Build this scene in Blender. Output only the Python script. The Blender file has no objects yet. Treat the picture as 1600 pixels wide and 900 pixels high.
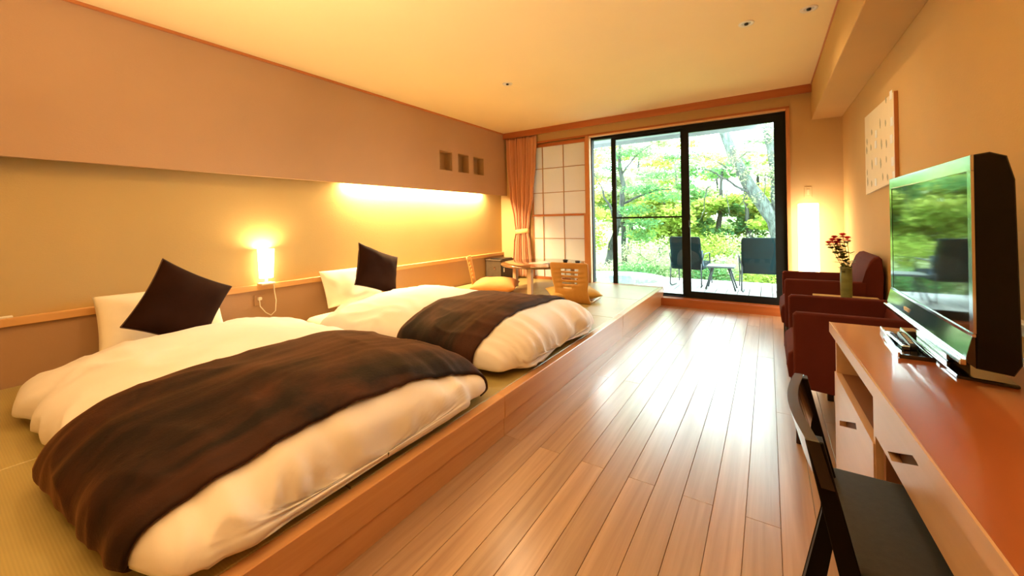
import bpy, bmesh, math, random
from mathutils import Vector, Matrix, noise
import numpy as np

PI = math.pi
scene = bpy.context.scene
COL = scene.collection
rnd = random.Random(7)

# ---------------------------------------------------------------- camera
cam_d = bpy.data.cameras.new('camera')
cam = bpy.data.objects.new('camera', cam_d)
COL.objects.link(cam)
cam_d.sensor_width = 36.0
cam_d.lens = 36.0 * 616.0 / 1600.0
cam_d.shift_y = -105.0 / 1600.0
cam_d.clip_start = 0.03
cam_d.clip_end = 200
right = Vector((0.838520, 0.544581, -0.017775))
down = Vector((-0.015005, -0.009530, -0.999842))
fwd = Vector((-0.544664, 0.838654, 0.000180))
cam.matrix_world = Matrix(((right.x, -down.x, -fwd.x, 0.0),
                           (right.y, -down.y, -fwd.y, 0.0),
                           (right.z, -down.z, -fwd.z, 1.10),
                           (0, 0, 0, 1)))
scene.camera = cam

# ---------------------------------------------------------------- world, sun, exposure
world = bpy.data.worlds.new('overcast_sky')
scene.world = world
world.use_nodes = True
bg = world.node_tree.nodes['Background']
bg.inputs[0].default_value = (0.80, 0.93, 1.0, 1)
bg.inputs[1].default_value = 15.0

scene.view_settings.view_transform = 'Standard'
scene.view_settings.look = 'None'
scene.view_settings.exposure = 0.40
scene.view_settings.gamma = 1.0
scene.view_settings.use_curve_mapping = False
scene.cycles.use_denoising = True
scene.cycles.max_bounces = 8
scene.cycles.diffuse_bounces = 5
scene.cycles.glossy_bounces = 4
scene.cycles.transparent_max_bounces = 12
scene.cycles.sample_clamp_indirect = 6.0
scene.cycles.caustics_reflective = False
scene.cycles.caustics_refractive = False


def lamp(name, kind, loc, energy, color, rot=(0, 0, 0), size=None, size_y=None, radius=None, spot=None, blend=0.6, angle=None):
    d = bpy.data.lights.new(name, kind)
    d.energy = energy
    d.color = color
    if kind == 'AREA':
        d.size = size
        if size_y:
            d.shape = 'RECTANGLE'
            d.size_y = size_y
    if radius is not None:
        d.shadow_soft_size = radius
    if spot:
        d.spot_size = spot
        d.spot_blend = blend
    if angle:
        d.angle = angle
    o = bpy.data.objects.new(name, d)
    o.location = loc
    o.rotation_euler = rot
    COL.objects.link(o)
    return o


WARM = (1.0, 0.66, 0.34)
lamp('sunlight', 'SUN', (0, 20, 20), 6.0, (1.0, 0.97, 0.88), rot=(math.radians(-28), math.radians(18), 0), angle=math.radians(4))
lamp('ceiling_fill_light', 'AREA', (-1.2, -0.6, 0.9), 62, (1.0, 0.74, 0.44), rot=(math.radians(158), 0, 0), size=2.2, size_y=1.0).data.spread = math.radians(110)  # unseen upward fill behind the camera, added to brighten the ceiling


# ---------------------------------------------------------------- material helpers
def new_mat(name):
    m = bpy.data.materials.new(name)
    m.use_nodes = True
    nt = m.node_tree
    return m, nt, nt.nodes['Principled BSDF']


def mixcol(nt, fac, a, b, blend='MIX'):
    n = nt.nodes.new('ShaderNodeMix')
    n.data_type = 'RGBA'
    n.blend_type = blend
    for sock, v in ((n.inputs[0], fac), (n.inputs[6], a), (n.inputs[7], b)):
        if hasattr(v, 'is_linked'):
            nt.links.new(v, sock)
        elif isinstance(v, (tuple, list)):
            sock.default_value = (*v, 1) if len(v) == 3 else v
        else:
            sock.default_value = v
    return n.outputs[2]


def coords(nt, scale=(1, 1, 1), kind='Object'):
    tc = nt.nodes.new('ShaderNodeTexCoord')
    mp = nt.nodes.new('ShaderNodeMapping')
    mp.inputs['Scale'].default_value = scale
    nt.links.new(tc.outputs[kind], mp.inputs[0])
    return mp


def noise_tex(nt, vec, scale=5, detail=4, rough=0.5, dist=0.0):
    n = nt.nodes.new('ShaderNodeTexNoise')
    n.inputs['Scale'].default_value = scale
    n.inputs['Detail'].default_value = detail
    n.inputs['Roughness'].default_value = rough
    n.inputs['Distortion'].default_value = dist
    nt.links.new(vec.outputs[0], n.inputs['Vector'])
    return n


def ramp(nt, fac, p0, p1):
    r = nt.nodes.new('ShaderNodeMapRange')
    r.inputs[1].default_value = p0
    r.inputs[2].default_value = p1
    nt.links.new(fac, r.inputs[0])
    return r.outputs[0]


def bump(nt, bsdf, height, strength, dist=0.01):
    b = nt.nodes.new('ShaderNodeBump')
    b.inputs['Strength'].default_value = strength
    b.inputs['Distance'].default_value = dist
    nt.links.new(height, b.inputs['Height'])
    nt.links.new(b.outputs[0], bsdf.inputs['Normal'])


def simple(name, c, rough=0.5, metal=0.0, coat=0.0, spec=0.5, var=0.08, vscale=8, bmp=0.0, bscale=60, bdist=0.003, stretch=(1, 1, 1), sheen=0.0):
    m, nt, b = new_mat(name)
    mp = coords(nt, stretch)
    n = noise_tex(nt, mp, vscale, 3)
    f = ramp(nt, n.outputs[0], 0.3, 0.7)
    lo = tuple(max(0, x * (1 - var)) for x in c)
    hi = tuple(min(1, x * (1 + var)) for x in c)
    nt.links.new(mixcol(nt, f, lo, hi), b.inputs['Base Color'])
    b.inputs['Roughness'].default_value = rough
    b.inputs['Metallic'].default_value = metal
    b.inputs['Coat Weight'].default_value = coat
    b.inputs['Coat Roughness'].default_value = 0.08
    b.inputs['Specular IOR Level'].default_value = spec
    if sheen:
        b.inputs['Sheen Weight'].default_value = sheen
        b.inputs['Sheen Roughness'].default_value = 0.4
    if bmp:
        n2 = noise_tex(nt, mp, bscale, 4, 0.6)
        bump(nt, b, n2.outputs[0], bmp, bdist)
    return m


def wood(name, c1, c2, rough=0.35, coat=0.0, axis='y', grain=9.0, rand=0.0, bmp=0.05):
    m, nt, b = new_mat(name)
    s = {'x': (0.5, grain, grain), 'y': (grain, 0.5, grain), 'z': (grain, grain, 0.5)}[axis]
    mp = coords(nt, s)
    oi = nt.nodes.new('ShaderNodeObjectInfo')
    if rand:
        mul = nt.nodes.new('ShaderNodeMath')
        mul.operation = 'MULTIPLY'
        mul.inputs[1].default_value = 37.0
        nt.links.new(oi.outputs['Random'], mul.inputs[0])
        cmb = nt.nodes.new('ShaderNodeCombineXYZ')
        for i in range(3):
            nt.links.new(mul.outputs[0], cmb.inputs[i])
        nt.links.new(cmb.outputs[0], mp.inputs['Location'])
    n = noise_tex(nt, mp, 1.6, 5, 0.6, 0.6)
    f = ramp(nt, n.outputs[0], 0.3, 0.72)
    col = mixcol(nt, f, c1, c2)
    if rand:
        bc = nt.nodes.new('ShaderNodeHueSaturation')
        v = ramp(nt, oi.outputs['Random'], 0, 1)
        r = nt.nodes.new('ShaderNodeMapRange')
        r.inputs[3].default_value = 1 - rand
        r.inputs[4].default_value = 1 + rand
        nt.links.new(oi.outputs['Random'], r.inputs[0])
        nt.links.new(r.outputs[0], bc.inputs['Value'])
        nt.links.new(col, bc.inputs['Color'])
        col = bc.outputs[0]
    nt.links.new(col, b.inputs['Base Color'])
    b.inputs['Roughness'].default_value = rough
    b.inputs['Coat Weight'].default_value = coat
    b.inputs['Coat Roughness'].default_value = 0.12
    if bmp:
        n2 = noise_tex(nt, mp, 6.0, 4, 0.6)
        bump(nt, b, n2.outputs[0], bmp, 0.002)
    return m


def emissive(name, c, strength, base=(0.9, 0.85, 0.75)):
    m, nt, b = new_mat(name)
    b.inputs['Base Color'].default_value = (*base, 1)
    b.inputs['Emission Color'].default_value = (*c, 1)
    b.inputs['Emission Strength'].default_value = strength
    b.inputs['Roughness'].default_value = 0.7
    return m


def translucent(name, c, ct, fac=0.5, var=None, sc=3.0, emit=0.0):
    m = bpy.data.materials.new(name)
    m.use_nodes = True
    nt = m.node_tree
    nt.nodes.clear()
    out = nt.nodes.new('ShaderNodeOutputMaterial')
    d = nt.nodes.new('ShaderNodeBsdfDiffuse')
    t = nt.nodes.new('ShaderNodeBsdfTranslucent')
    mx = nt.nodes.new('ShaderNodeMixShader')
    mx.inputs[0].default_value = fac
    if var:
        mp = coords(nt)
        n = noise_tex(nt, mp, sc, 5, 0.7)
        f = ramp(nt, n.outputs[0], 0.35, 0.65)
        nt.links.new(mixcol(nt, f, c, var[0]), d.inputs[0])
        nt.links.new(mixcol(nt, f, ct, var[1]), t.inputs[0])
    else:
        d.inputs[0].default_value = (*c, 1)
        t.inputs[0].default_value = (*ct, 1)
    nt.links.new(d.outputs[0], mx.inputs[1])
    nt.links.new(t.outputs[0], mx.inputs[2])
    nt.links.new(mx.outputs[0], out.inputs[0])
    return m


def glass_mat(name, tint=(0.93, 0.98, 0.96), refl=0.07):
    m = bpy.data.materials.new(name)
    m.use_nodes = True
    nt = m.node_tree
    nt.nodes.clear()
    out = nt.nodes.new('ShaderNodeOutputMaterial')
    t = nt.nodes.new('ShaderNodeBsdfTransparent')
    t.inputs[0].default_value = (*tint, 1)
    g = nt.nodes.new('ShaderNodeBsdfGlossy')
    g.inputs['Roughness'].default_value = 0.01
    lw = nt.nodes.new('ShaderNodeFresnel')
    lw.inputs['IOR'].default_value = 1.45
    mx = nt.nodes.new('ShaderNodeMixShader')
    nt.links.new(lw.outputs[0], mx.inputs[0])
    nt.links.new(t.outputs[0], mx.inputs[1])
    nt.links.new(g.outputs[0], mx.inputs[2])
    nt.links.new(mx.outputs[0], out.inputs[0])
    return m


def wall_mat(name, c, var=0.05):
    m, nt, b = new_mat(name)
    mp = coords(nt, (1, 1, 1))
    n = noise_tex(nt, mp, 1.2, 3)
    f = ramp(nt, n.outputs[0], 0.3, 0.7)
    nt.links.new(mixcol(nt, f, tuple(x * (1 - var) for x in c), tuple(x * (1 + var) for x in c)), b.inputs['Base Color'])
    b.inputs['Roughness'].default_value = 0.9
    b.inputs['Specular IOR Level'].default_value = 0.15
    mp2 = coords(nt, (60, 60, 140))
    n2 = noise_tex(nt, mp2, 1.0, 4, 0.7)
    bump(nt, b, n2.outputs[0], 0.35, 0.003)
    return m


M = {}
M['ceiling'] = wall_mat('ceiling_cloth', (0.92, 0.76, 0.46), 0.02)
M['upper'] = wall_mat('clay_wall_paper', (0.50, 0.325, 0.205))
M['wall'] = wall_mat('straw_wall_paper', (0.52, 0.375, 0.165))
M['wallr'] = wall_mat('ochre_wall_paper', (0.60, 0.40, 0.175))
M['wallend'] = wall_mat('beige_wall_paper', (0.60, 0.42, 0.21))
M['lowpanel'] = wall_mat('taupe_wall_paper', (0.42, 0.26, 0.155))
M['redwood'] = wood('red_brown_timber', (0.36, 0.10, 0.03), (0.46, 0.15, 0.045), 0.35, axis='x')
M['redwood_y'] = wood('red_brown_timber_long', (0.50, 0.17, 0.055), (0.58, 0.22, 0.075), 0.35, axis='y')
M['redwood_z'] = wood('red_brown_timber_upright', (0.50, 0.20, 0.07), (0.58, 0.26, 0.10), 0.4, axis='z')
M['shelfwood'] = wood('honey_timber', (0.60, 0.32, 0.11), (0.70, 0.40, 0.16), 0.35, axis='y')
M['stepwood'] = wood('platform_timber', (0.52, 0.25, 0.10), (0.66, 0.36, 0.16), 0.28, coat=0.3, axis='y', rand=0.05)
M['floor'] = wood('floor_plank_timber', (0.29, 0.165, 0.095), (0.47, 0.305, 0.19), 0.30, coat=0.8, axis='y', grain=14, rand=0.11, bmp=0.04)
M['floor'].node_tree.nodes['Principled BSDF'].inputs['Coat Roughness'].default_value = 0.24
M['subfloor'] = simple('dark_subfloor', (0.10, 0.05, 0.02), 0.9)
M['black'] = simple('black_aluminium', (0.004, 0.006, 0.007), 0.5, var=0.2, spec=0.2)
M['glass'] = glass_mat('window_glass')
M['paper'] = translucent('shoji_paper', (0.80, 0.76, 0.68), (0.72, 0.70, 0.68), 0.24)
M['darkframe'] = wood('burgundy_chair_timber', (0.018, 0.006, 0.004), (0.03, 0.01, 0.007), 0.3, axis='z')
M['maroon'] = simple('maroon_upholstery', (0.098, 0.022, 0.018), 0.9, spec=0.08, var=0.12, vscale=5, bmp=0.15, bscale=300, bdist=0.001)
M['espresso'] = wood('espresso_chair_timber', (0.003, 0.002, 0.0015), (0.006, 0.004, 0.003), 0.4, coat=0.0, axis='z')
M['espresso'].node_tree.nodes['Principled BSDF'].inputs['Specular IOR Level'].default_value = 0.15
M['espressorail'] = wood('polished_espresso_rail', (0.006, 0.004, 0.003), (0.010, 0.007, 0.005), 0.25, coat=1.0, axis='y')
M['seatcloth'] = simple('charcoal_seat_cloth', (0.022, 0.019, 0.017), 0.75, var=0.15, vscale=90, bmp=0.3, bscale=400, bdist=0.001)
M['desktop'] = simple('polished_desk_top', (0.36, 0.105, 0.032), 0.30, coat=0.8, var=0.10, vscale=3, stretch=(3, 0.8, 1))
M['deskbody'] = wood('desk_front_timber', (0.52, 0.33, 0.20), (0.60, 0.40, 0.26), 0.35, axis='y', coat=0.1)
M['deskin'] = simple('desk_inner_board', (0.22, 0.09, 0.04), 0.5)
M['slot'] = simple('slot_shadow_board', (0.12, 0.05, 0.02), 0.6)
M['gloss'] = simple('black_gloss_plastic', (0.006, 0.006, 0.007), 0.06, coat=1.0)
M['tvback'] = simple('satin_black_housing', (0.004, 0.004, 0.004), 0.3, spec=0.2)
M['matteblack'] = simple('black_plastic', (0.010, 0.010, 0.011), 0.35)
M['silver'] = simple('silver_trim', (0.62, 0.66, 0.70), 0.12, metal=1.0, var=0.03)
M['grey'] = simple('light_grey_plastic', (0.60, 0.60, 0.60), 0.4)
M['whiteplastic'] = simple('white_plastic', (0.82, 0.78, 0.70), 0.4)
M['linen'] = simple('white_linen', (0.80, 0.75, 0.74), 0.85, var=0.03, vscale=4, bmp=0.10, bscale=30, bdist=0.004, sheen=0.2)
M['pillow'] = simple('cream_pillow_cotton', (0.84, 0.76, 0.62), 0.85, var=0.03, bmp=0.1, bscale=25, bdist=0.004)
M['curtain'] = simple('salmon_curtain_cloth', (0.62, 0.32, 0.20), 0.85, var=0.08, vscale=6, stretch=(8, 8, 0.6), sheen=0.3)
M['tieband'] = simple('curtain_tie_cloth', (0.80, 0.48, 0.22), 0.8)
M['zaisuwood'] = wood('bent_beech_plywood', (0.56, 0.28, 0.075), (0.66, 0.36, 0.11), 0.35, axis='z', grain=5)
M['zabuton'] = simple('amber_cushion_cloth', (0.62, 0.26, 0.08), 0.85, var=0.06, bmp=0.2, bscale=200, bdist=0.001)
M['zabuton2'] = simple('ochre_cushion_cloth', (0.55, 0.35, 0.10), 0.85, var=0.06, bmp=0.2, bscale=200, bdist=0.001)
M['tabletop'] = wood('polished_table_top', (0.13, 0.055, 0.022), (0.18, 0.08, 0.035), 0.10, coat=0.9, axis='x')
M['tableleg'] = wood('pale_table_leg', (0.60, 0.40, 0.26), (0.68, 0.48, 0.32), 0.35, axis='z')
M['cabinet'] = wood('brown_cabinet_timber', (0.07, 0.045, 0.028), (0.10, 0.065, 0.04), 0.5, axis='y')
M['vase'] = simple('moss_green_glaze', (0.14, 0.17, 0.065), 0.45, var=0.25, vscale=4, stretch=(3, 3, 6))
M['petal'] = simple('pink_petal', (0.80, 0.10, 0.15), 0.7, var=0.3, vscale=40)
M['stem'] = simple('olive_stem', (0.16, 0.19, 0.05), 0.7)
M['sideTable'] = wood('pale_side_table_timber', (0.82, 0.66, 0.40), (0.86, 0.72, 0.46), 0.3, axis='x')
M['canvas'] = simple('cream_art_panel', (0.82, 0.70, 0.50), 0.8, var=0.02)
M['motifgrey'] = simple('olive_print', (0.46, 0.42, 0.28), 0.8)
M['motifwhite'] = simple('white_print', (0.82, 0.82, 0.82), 0.8)
M['deck'] = wood('bleached_deck_timber', (0.36, 0.37, 0.37), (0.44, 0.45, 0.45), 0.6, axis='y', rand=0.05)
M['tub'] = simple('white_tub_ceramic', (0.80, 0.84, 0.84), 0.2, coat=0.3)
M['eave'] = simple('grey_eave_board', (0.22, 0.26, 0.26), 0.8)
M['outchair'] = simple('teal_grey_mesh_cloth', (0.006, 0.018, 0.020), 0.9, var=0.15, spec=0.1)
M['outmetal'] = simple('grey_green_metal', (0.015, 0.028, 0.03), 0.5)
M['bluegrey'] = simple('blue_grey_cloth', (0.05, 0.09, 0.13), 0.8)
M['outtop'] = simple('slate_table_top', (0.08, 0.11, 0.11), 0.5)
M['bark'] = simple('mossy_bark', (0.045, 0.055, 0.045), 0.95, var=0.6, vscale=6, bmp=0.8, bscale=14, bdist=0.05, stretch=(3, 3, 1))
M['mossbark'] = simple('pale_mossy_bark', (0.075, 0.10, 0.085), 0.95, var=0.6, vscale=7, bmp=0.8, bscale=14, bdist=0.05, stretch=(3, 3, 1))
M['earth'] = simple('leafy_ground', (0.28, 0.36, 0.16), 0.95, var=0.4, vscale=1.2, bmp=0.6, bscale=8, bdist=0.05)
M['stone'] = simple('pale_garden_stone', (0.52, 0.54, 0.52), 0.9, var=0.25, bmp=0.5, bscale=8, bdist=0.03)
M['leafbright'] = translucent('bright_leaf', (0.15, 0.27, 0.04), (0.30, 0.46, 0.08), 0.55, ((0.32, 0.36, 0.08), (0.50, 0.53, 0.15)), 1.3)
M['leafmid'] = translucent('mid_leaf', (0.05, 0.16, 0.07), (0.11, 0.32, 0.13), 0.5, ((0.13, 0.25, 0.08), (0.25, 0.46, 0.15)), 1.6)
M['leafpale'] = translucent('pale_leaf', (0.25, 0.34, 0.17), (0.40, 0.52, 0.28), 0.55, ((0.36, 0.40, 0.22), (0.52, 0.56, 0.34)), 1.0)
M['shade'] = emissive('glowing_lamp_shade', (1.0, 0.82, 0.50), 5.0)
M['washi'] = emissive('glowing_paper_shade', (1.0, 0.84, 0.58), 8.5)
M['bulb'] = emissive('downlight_bulb', (1.0, 0.78, 0.5), 0.7)
M['tube'] = emissive('cove_tube', (1.0, 0.82, 0.5), 12.0)


def tatami_mat():
    m, nt, b = new_mat('woven_rush')
    mp = coords(nt, (1, 1, 1))
    n = noise_tex(nt, mp, 3.0, 3)
    f = ramp(nt, n.outputs[0], 0.3, 0.7)
    col = mixcol(nt, f, (0.37, 0.29, 0.10), (0.44, 0.35, 0.13))
    w = nt.nodes.new('ShaderNodeTexWave')
    w.wave_type = 'BANDS'
    w.bands_direction = 'Y'
    w.inputs['Scale'].default_value = 40
    nt.links.new(mp.outputs[0], w.inputs['Vector'])
    col2 = mixcol(nt, 0.10, col, w.outputs[0], 'MULTIPLY')
    nt.links.new(col2, b.inputs['Base Color'])
    b.inputs['Roughness'].default_value = 0.42
    b.inputs['Specular IOR Level'].default_value = 0.7
    b.inputs['Coat Weight'].default_value = 0.35
    b.inputs['Coat Roughness'].default_value = 0.38
    bump(nt, b, w.outputs[0], 0.2, 0.001)
    return m


M['tatami'] = tatami_mat()


def throw_mat():
    m, nt, b = new_mat('brown_fleece')
    mp = coords(nt, (2.4, 1.3, 1.3))
    n = noise_tex(nt, mp, 1.5, 4, 0.6, 0.8)
    f = ramp(nt, n.outputs[0], 0.42, 0.78)
    nt.links.new(mixcol(nt, f, (0.008, 0.0035, 0.002), (0.070, 0.021, 0.008)), b.inputs['Base Color'])  # rust tone mixed in by noise stands for highlights on the fleece
    b.inputs['Roughness'].default_value = 0.75
    b.inputs['Specular IOR Level'].default_value = 0.2
    b.inputs['Sheen Weight'].default_value = 0.25
    b.inputs['Sheen Roughness'].default_value = 0.35
    b.inputs['Sheen Tint'].default_value = (0.9, 0.35, 0.10, 1)
    mp2 = coords(nt, (1, 1, 1))
    n2 = noise_tex(nt, mp2, 90, 4, 0.7)
    bump(nt, b, n2.outputs[0], 0.35, 0.004)
    return m


M['throw'] = throw_mat()
M['cushion'] = simple('dark_brown_velvet', (0.020, 0.007, 0.004), 0.9, var=0.25, vscale=5, spec=0.08, bmp=0.2, bscale=120, bdist=0.002)
M['piping'] = simple('brown_piping', (0.06, 0.022, 0.012), 0.6)


def water_mat():
    m, nt, b = new_mat('bath_water')
    b.inputs['Base Color'].default_value = (0.30, 0.42, 0.42, 1)
    b.inputs['Roughness'].default_value = 0.03
    b.inputs['Specular IOR Level'].default_value = 1.0
    b.inputs['Coat Weight'].default_value = 1.0
    mp = coords(nt, (1, 1, 1))
    n2 = noise_tex(nt, mp, 7, 2)
    bump(nt, b, n2.outputs[0], 0.3, 0.02)
    return m


M['water'] = water_mat()

# ---------------------------------------------------------------- geometry helpers
OFF = {}


def link(name, me, mat, parent=None):
    o = bpy.data.objects.new(name, me)
    if mat is not None:
        me.materials.append(M[mat] if isinstance(mat, str) else mat)
    COL.objects.link(o)
    if parent is not None:
        o.parent = parent
        if parent.name in OFF:
            OFF[o.name] = OFF[parent.name]
            me.transform(Matrix.Translation(-OFF[parent.name]))
    return o


def thing(name, label, cat, loc=(0, 0, 0), rz=0.0, group=None, world=False):
    """An Empty at the base of a thing. world=True: its parts are given in world coordinates."""
    o = bpy.data.objects.new(name, None)
    o.empty_display_size = 0.1
    COL.objects.link(o)
    o.location = loc
    o.rotation_euler = (0, 0, rz)
    o['label'] = label
    o['category'] = cat
    if group:
        o['group'] = group
    if world:
        OFF[o.name] = Vector(loc)
    return o


def tag(o, label, cat, group=None):
    o['label'] = label
    o['category'] = cat
    if group:
        o['group'] = group
    return o


def recenter(o, base):
    """Move a one-mesh thing's origin to its base without moving the mesh."""
    o.data.transform(Matrix.Translation(-Vector(base)))
    o.location = base
    return o


def struct(o):
    o['kind'] = 'structure'
    return o


def bm_to(name, bm, mat, parent=None, smooth=False):
    bmesh.ops.recalc_face_normals(bm, faces=bm.faces)
    me = bpy.data.meshes.new(name)
    bm.to_mesh(me)
    bm.free()
    if smooth:
        for p in me.polygons:
            p.use_smooth = True
    return link(name, me, mat, parent)


def add_box(bm, x0, x1, y0, y1, z0, z1, bev=0.0, seg=1):
    mtx = Matrix.Translation(((x0 + x1) / 2, (y0 + y1) / 2, (z0 + z1) / 2)) @ Matrix.Diagonal((abs(x1 - x0), abs(y1 - y0), abs(z1 - z0), 1))
    r = bmesh.ops.create_cube(bm, size=1.0, matrix=mtx)
    if bev:
        es = set()
        for v in r['verts']:
            es.update(v.link_edges)
        bmesh.ops.bevel(bm, geom=list(es), offset=bev, segments=seg, affect='EDGES', profile=0.5)


def box(name, x0, x1, y0, y1, z0, z1, mat, parent=None, bev=0.0, seg=1, smooth=False):
    bm = bmesh.new()
    add_box(bm, x0, x1, y0, y1, z0, z1, bev, seg)
    return bm_to(name, bm, mat, parent, smooth)


def add_tube(bm, pts, rad, n=8, cap=True):
    pts = [Vector(p) for p in pts]
    rads = rad if isinstance(rad, (list, tuple)) else [rad] * len(pts)
    rings = []
    prev = None
    for i, p in enumerate(pts):
        d = (pts[min(i + 1, len(pts) - 1)] - pts[max(i - 1, 0)]).normalized()
        if prev is None:
            a = d.orthogonal().normalized()
        else:
            a = (prev - d * prev.dot(d)).normalized()
        prev = a
        b = d.cross(a)
        rings.append([bm.verts.new(p + (a * math.cos(2 * PI * k / n) + b * math.sin(2 * PI * k / n)) * rads[i]) for k in range(n)])
    for i in range(len(rings) - 1):
        for k in range(n):
            bm.faces.new((rings[i][k], rings[i][(k + 1) % n], rings[i + 1][(k + 1) % n], rings[i + 1][k]))
    if cap:
        bm.faces.new(rings[0][::-1])
        bm.faces.new(rings[-1])


def tube(name, pts, rad, mat, parent=None, n=8, smooth=True):
    bm = bmesh.new()
    add_tube(bm, pts, rad, n)
    return bm_to(name, bm, mat, parent, smooth)


def beam(name, p, q, w, d, mat, parent=None, ref=(0, 1, 0), w2=None, d2=None, bev=0.003):
    """square section bar from p to q; w across ref x dir, d along ref"""
    p, q = Vector(p), Vector(q)
    ax = (q - p).normalized()
    r = Vector(ref)
    r = (r - ax * r.dot(ax)).normalized()
    s = ax.cross(r)
    bm = bmesh.new()
    vs = []
    for c, ww, dd in ((p, w, d), (q, w2 or w, d2 or d)):
        for a, b in ((-1, -1), (1, -1), (1, 1), (-1, 1)):
            vs.append(bm.verts.new(c + s * a * ww / 2 + r * b * dd / 2))
    for f in ((0, 1, 2, 3), (7, 6, 5, 4), (0, 4, 5, 1), (1, 5, 6, 2), (2, 6, 7, 3), (3, 7, 4, 0)):
        bm.faces.new([vs[i] for i in f])
    if bev:
        bmesh.ops.bevel(bm, geom=list(bm.edges), offset=bev, segments=1, affect='EDGES')
    return bm_to(name, bm, mat, parent)


def lathe(name, prof, mat, parent=None, center=(0, 0, 0), n=32, smooth=True, caps=False, sx=1, sy=1):
    bm = bmesh.new()
    cx, cy, cz = center
    rings = []
    for r, z in prof:
        rings.append([bm.verts.new((cx + sx * r * math.cos(2 * PI * k / n), cy + sy * r * math.sin(2 * PI * k / n), cz + z)) for k in range(n)])
    for i in range(len(rings) - 1):
        for k in range(n):
            bm.faces.new((rings[i][k], rings[i][(k + 1) % n], rings[i + 1][(k + 1) % n], rings[i + 1][k]))
    if caps:
        bm.faces.new(rings[0][::-1])
        bm.faces.new(rings[-1])
    me = bpy.data.meshes.new(name)
    bmesh.ops.recalc_face_normals(bm, faces=bm.faces)
    bm.to_mesh(me)
    bm.free()
    if smooth:
        for p in me.polygons:
            p.use_smooth = True
    return link(name, me, mat, parent)


def prism(name, poly, axis, a0, a1, mat, parent=None, bev=0.0, seg=2, smooth=False):
    """extrude a 2D polygon along an axis: axis 'y' -> poly in (x,z); 'x' -> (y,z); 'z' -> (x,y)"""
    bm = bmesh.new()

    def P3(p, a):
        return {'y': (p[0], a, p[1]), 'x': (a, p[0], p[1]), 'z': (p[0], p[1], a)}[axis]
    v0 = [bm.verts.new(P3(p, a0)) for p in poly]
    v1 = [bm.verts.new(P3(p, a1)) for p in poly]
    n = len(poly)
    bm.faces.new(v0)
    bm.faces.new(v1[::-1])
    for i in range(n):
        bm.faces.new((v0[i], v0[(i + 1) % n], v1[(i + 1) % n], v1[i]))
    if bev:
        es = [e for e in bm.edges if (e.verts[0] in v0) == (e.verts[1] in v0)]
        bmesh.ops.bevel(bm, geom=es, offset=bev, segments=seg, affect='EDGES', profile=0.5)
    return bm_to(name, bm, mat, parent, smooth)


def grid_mesh(name, fn, nu, nv, mat, parent=None, smooth=True, wrap_v=False):
    vs = []
    for i in range(nu + 1):
        for j in range(nv + (0 if wrap_v else 1)):
            vs.append(fn(i / nu, j / nv))
    w = nv if wrap_v else nv + 1
    fs = []
    for i in range(nu):
        for j in range(nv):
            j2 = (j + 1) % w
            fs.append((i * w + j, i * w + j2, (i + 1) * w + j2, (i + 1) * w + j))
    me = bpy.data.meshes.new(name)
    me.from_pydata([tuple(v) for v in vs], [], fs)
    me.update()
    if smooth:
        for p in me.polygons:
            p.use_smooth = True
    return link(name, me, mat, parent)


def copy_tree(o, parent=None):
    c = o.copy()
    COL.objects.link(c)
    c.parent = parent
    for ch in o.children:
        copy_tree(ch, c)
    return c


# ================================================================ ROOM SHELL
CEIL = 2.486
YW = 5.29           # inner face of the window wall
XR = 0.66           # right wall
YB = -1.5           # wall behind the camera

# floor: slab and planks, each plank its own object
slab = struct(box('floor', -1.25, XR + 0.05, YB, YW + 0.05, -0.08, -0.012, 'subfloor'))
PW, PL = 0.1075, 1.98
plank_me = None
cols = range(-11, 7)
for k in cols:
    x0 = 0.022 + k * PW
    xa, xb = max(x0, -1.152), min(x0 + PW, XR)
    if xb - xa < 0.005:
        continue
    ph = 1.67 if (k % 2) else 2.655
    y = ph - 2 * PL
    while y < YW:
        ya, yb = max(y, YB), min(y + PL, YW - 0.085)
        if yb - ya > 0.05 and yb > 0.3 - 0.2 * 0:
            box('floor_plank', xa + 0.0006, xb - 0.0006, ya + 0.0006, yb - 0.0006, -0.012, 0.0, 'floor', slab, bev=0.0012)
        y += PL

struct(box('ceiling', -3.66, XR + 0.05, YB, YW + 0.1, CEIL, CEIL + 0.06, 'ceiling'))

# left wall: lower face set back, upper panel hung in front, shelf between panel and dado
struct(box('wall_left', -3.74, -3.64, YB, YW + 0.1, -0.08, CEIL, 'wall'))
ny = [(3.74, 3.985), (4.10, 4.335), (4.435, 4.68)]
nz0, nz1 = 1.775, 2.03
bm = bmesh.new()
add_box(bm, -3.56, -3.52, YB, YW, nz1, CEIL)
add_box(bm, -3.56, -3.52, YB, YW, 1.507, nz0)
ys = [YB] + [v for p in ny for v in p] + [YW]
for i in range(0, len(ys), 2):
    add_box(bm, -3.56, -3.52, ys[i], ys[i + 1], nz0, nz1)
add_box(bm, -3.64, -3.56, YB, YW, 1.60, nz0 - 0.01)
bmesh.ops.remove_doubles(bm, verts=bm.verts, dist=0.0005)
upper = struct(bm_to('wall_left_upper', bm, 'upper'))
M['nichein'] = wall_mat('niche_lining', (0.42, 0.27, 0.14))
for a, b in ny:
    bm = bmesh.new()
    t = 0.006
    add_box(bm, -3.638, -3.521, a, a + t, nz0, nz1)
    add_box(bm, -3.638, -3.521, b - t, b, nz0, nz1)
    add_box(bm, -3.638, -3.521, a, b, nz0, nz0 + t)
    add_box(bm, -3.638, -3.521, a, b, nz1 - t, nz1)
    add_box(bm, -3.639, -3.633, a, b, nz0, nz1)
    bm_to('niche_lining', bm, 'nichein', upper)
struct(box('trim_1', -3.52, -3.503, YB, 5.205, 2.466, CEIL, 'redwood_y'))
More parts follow.
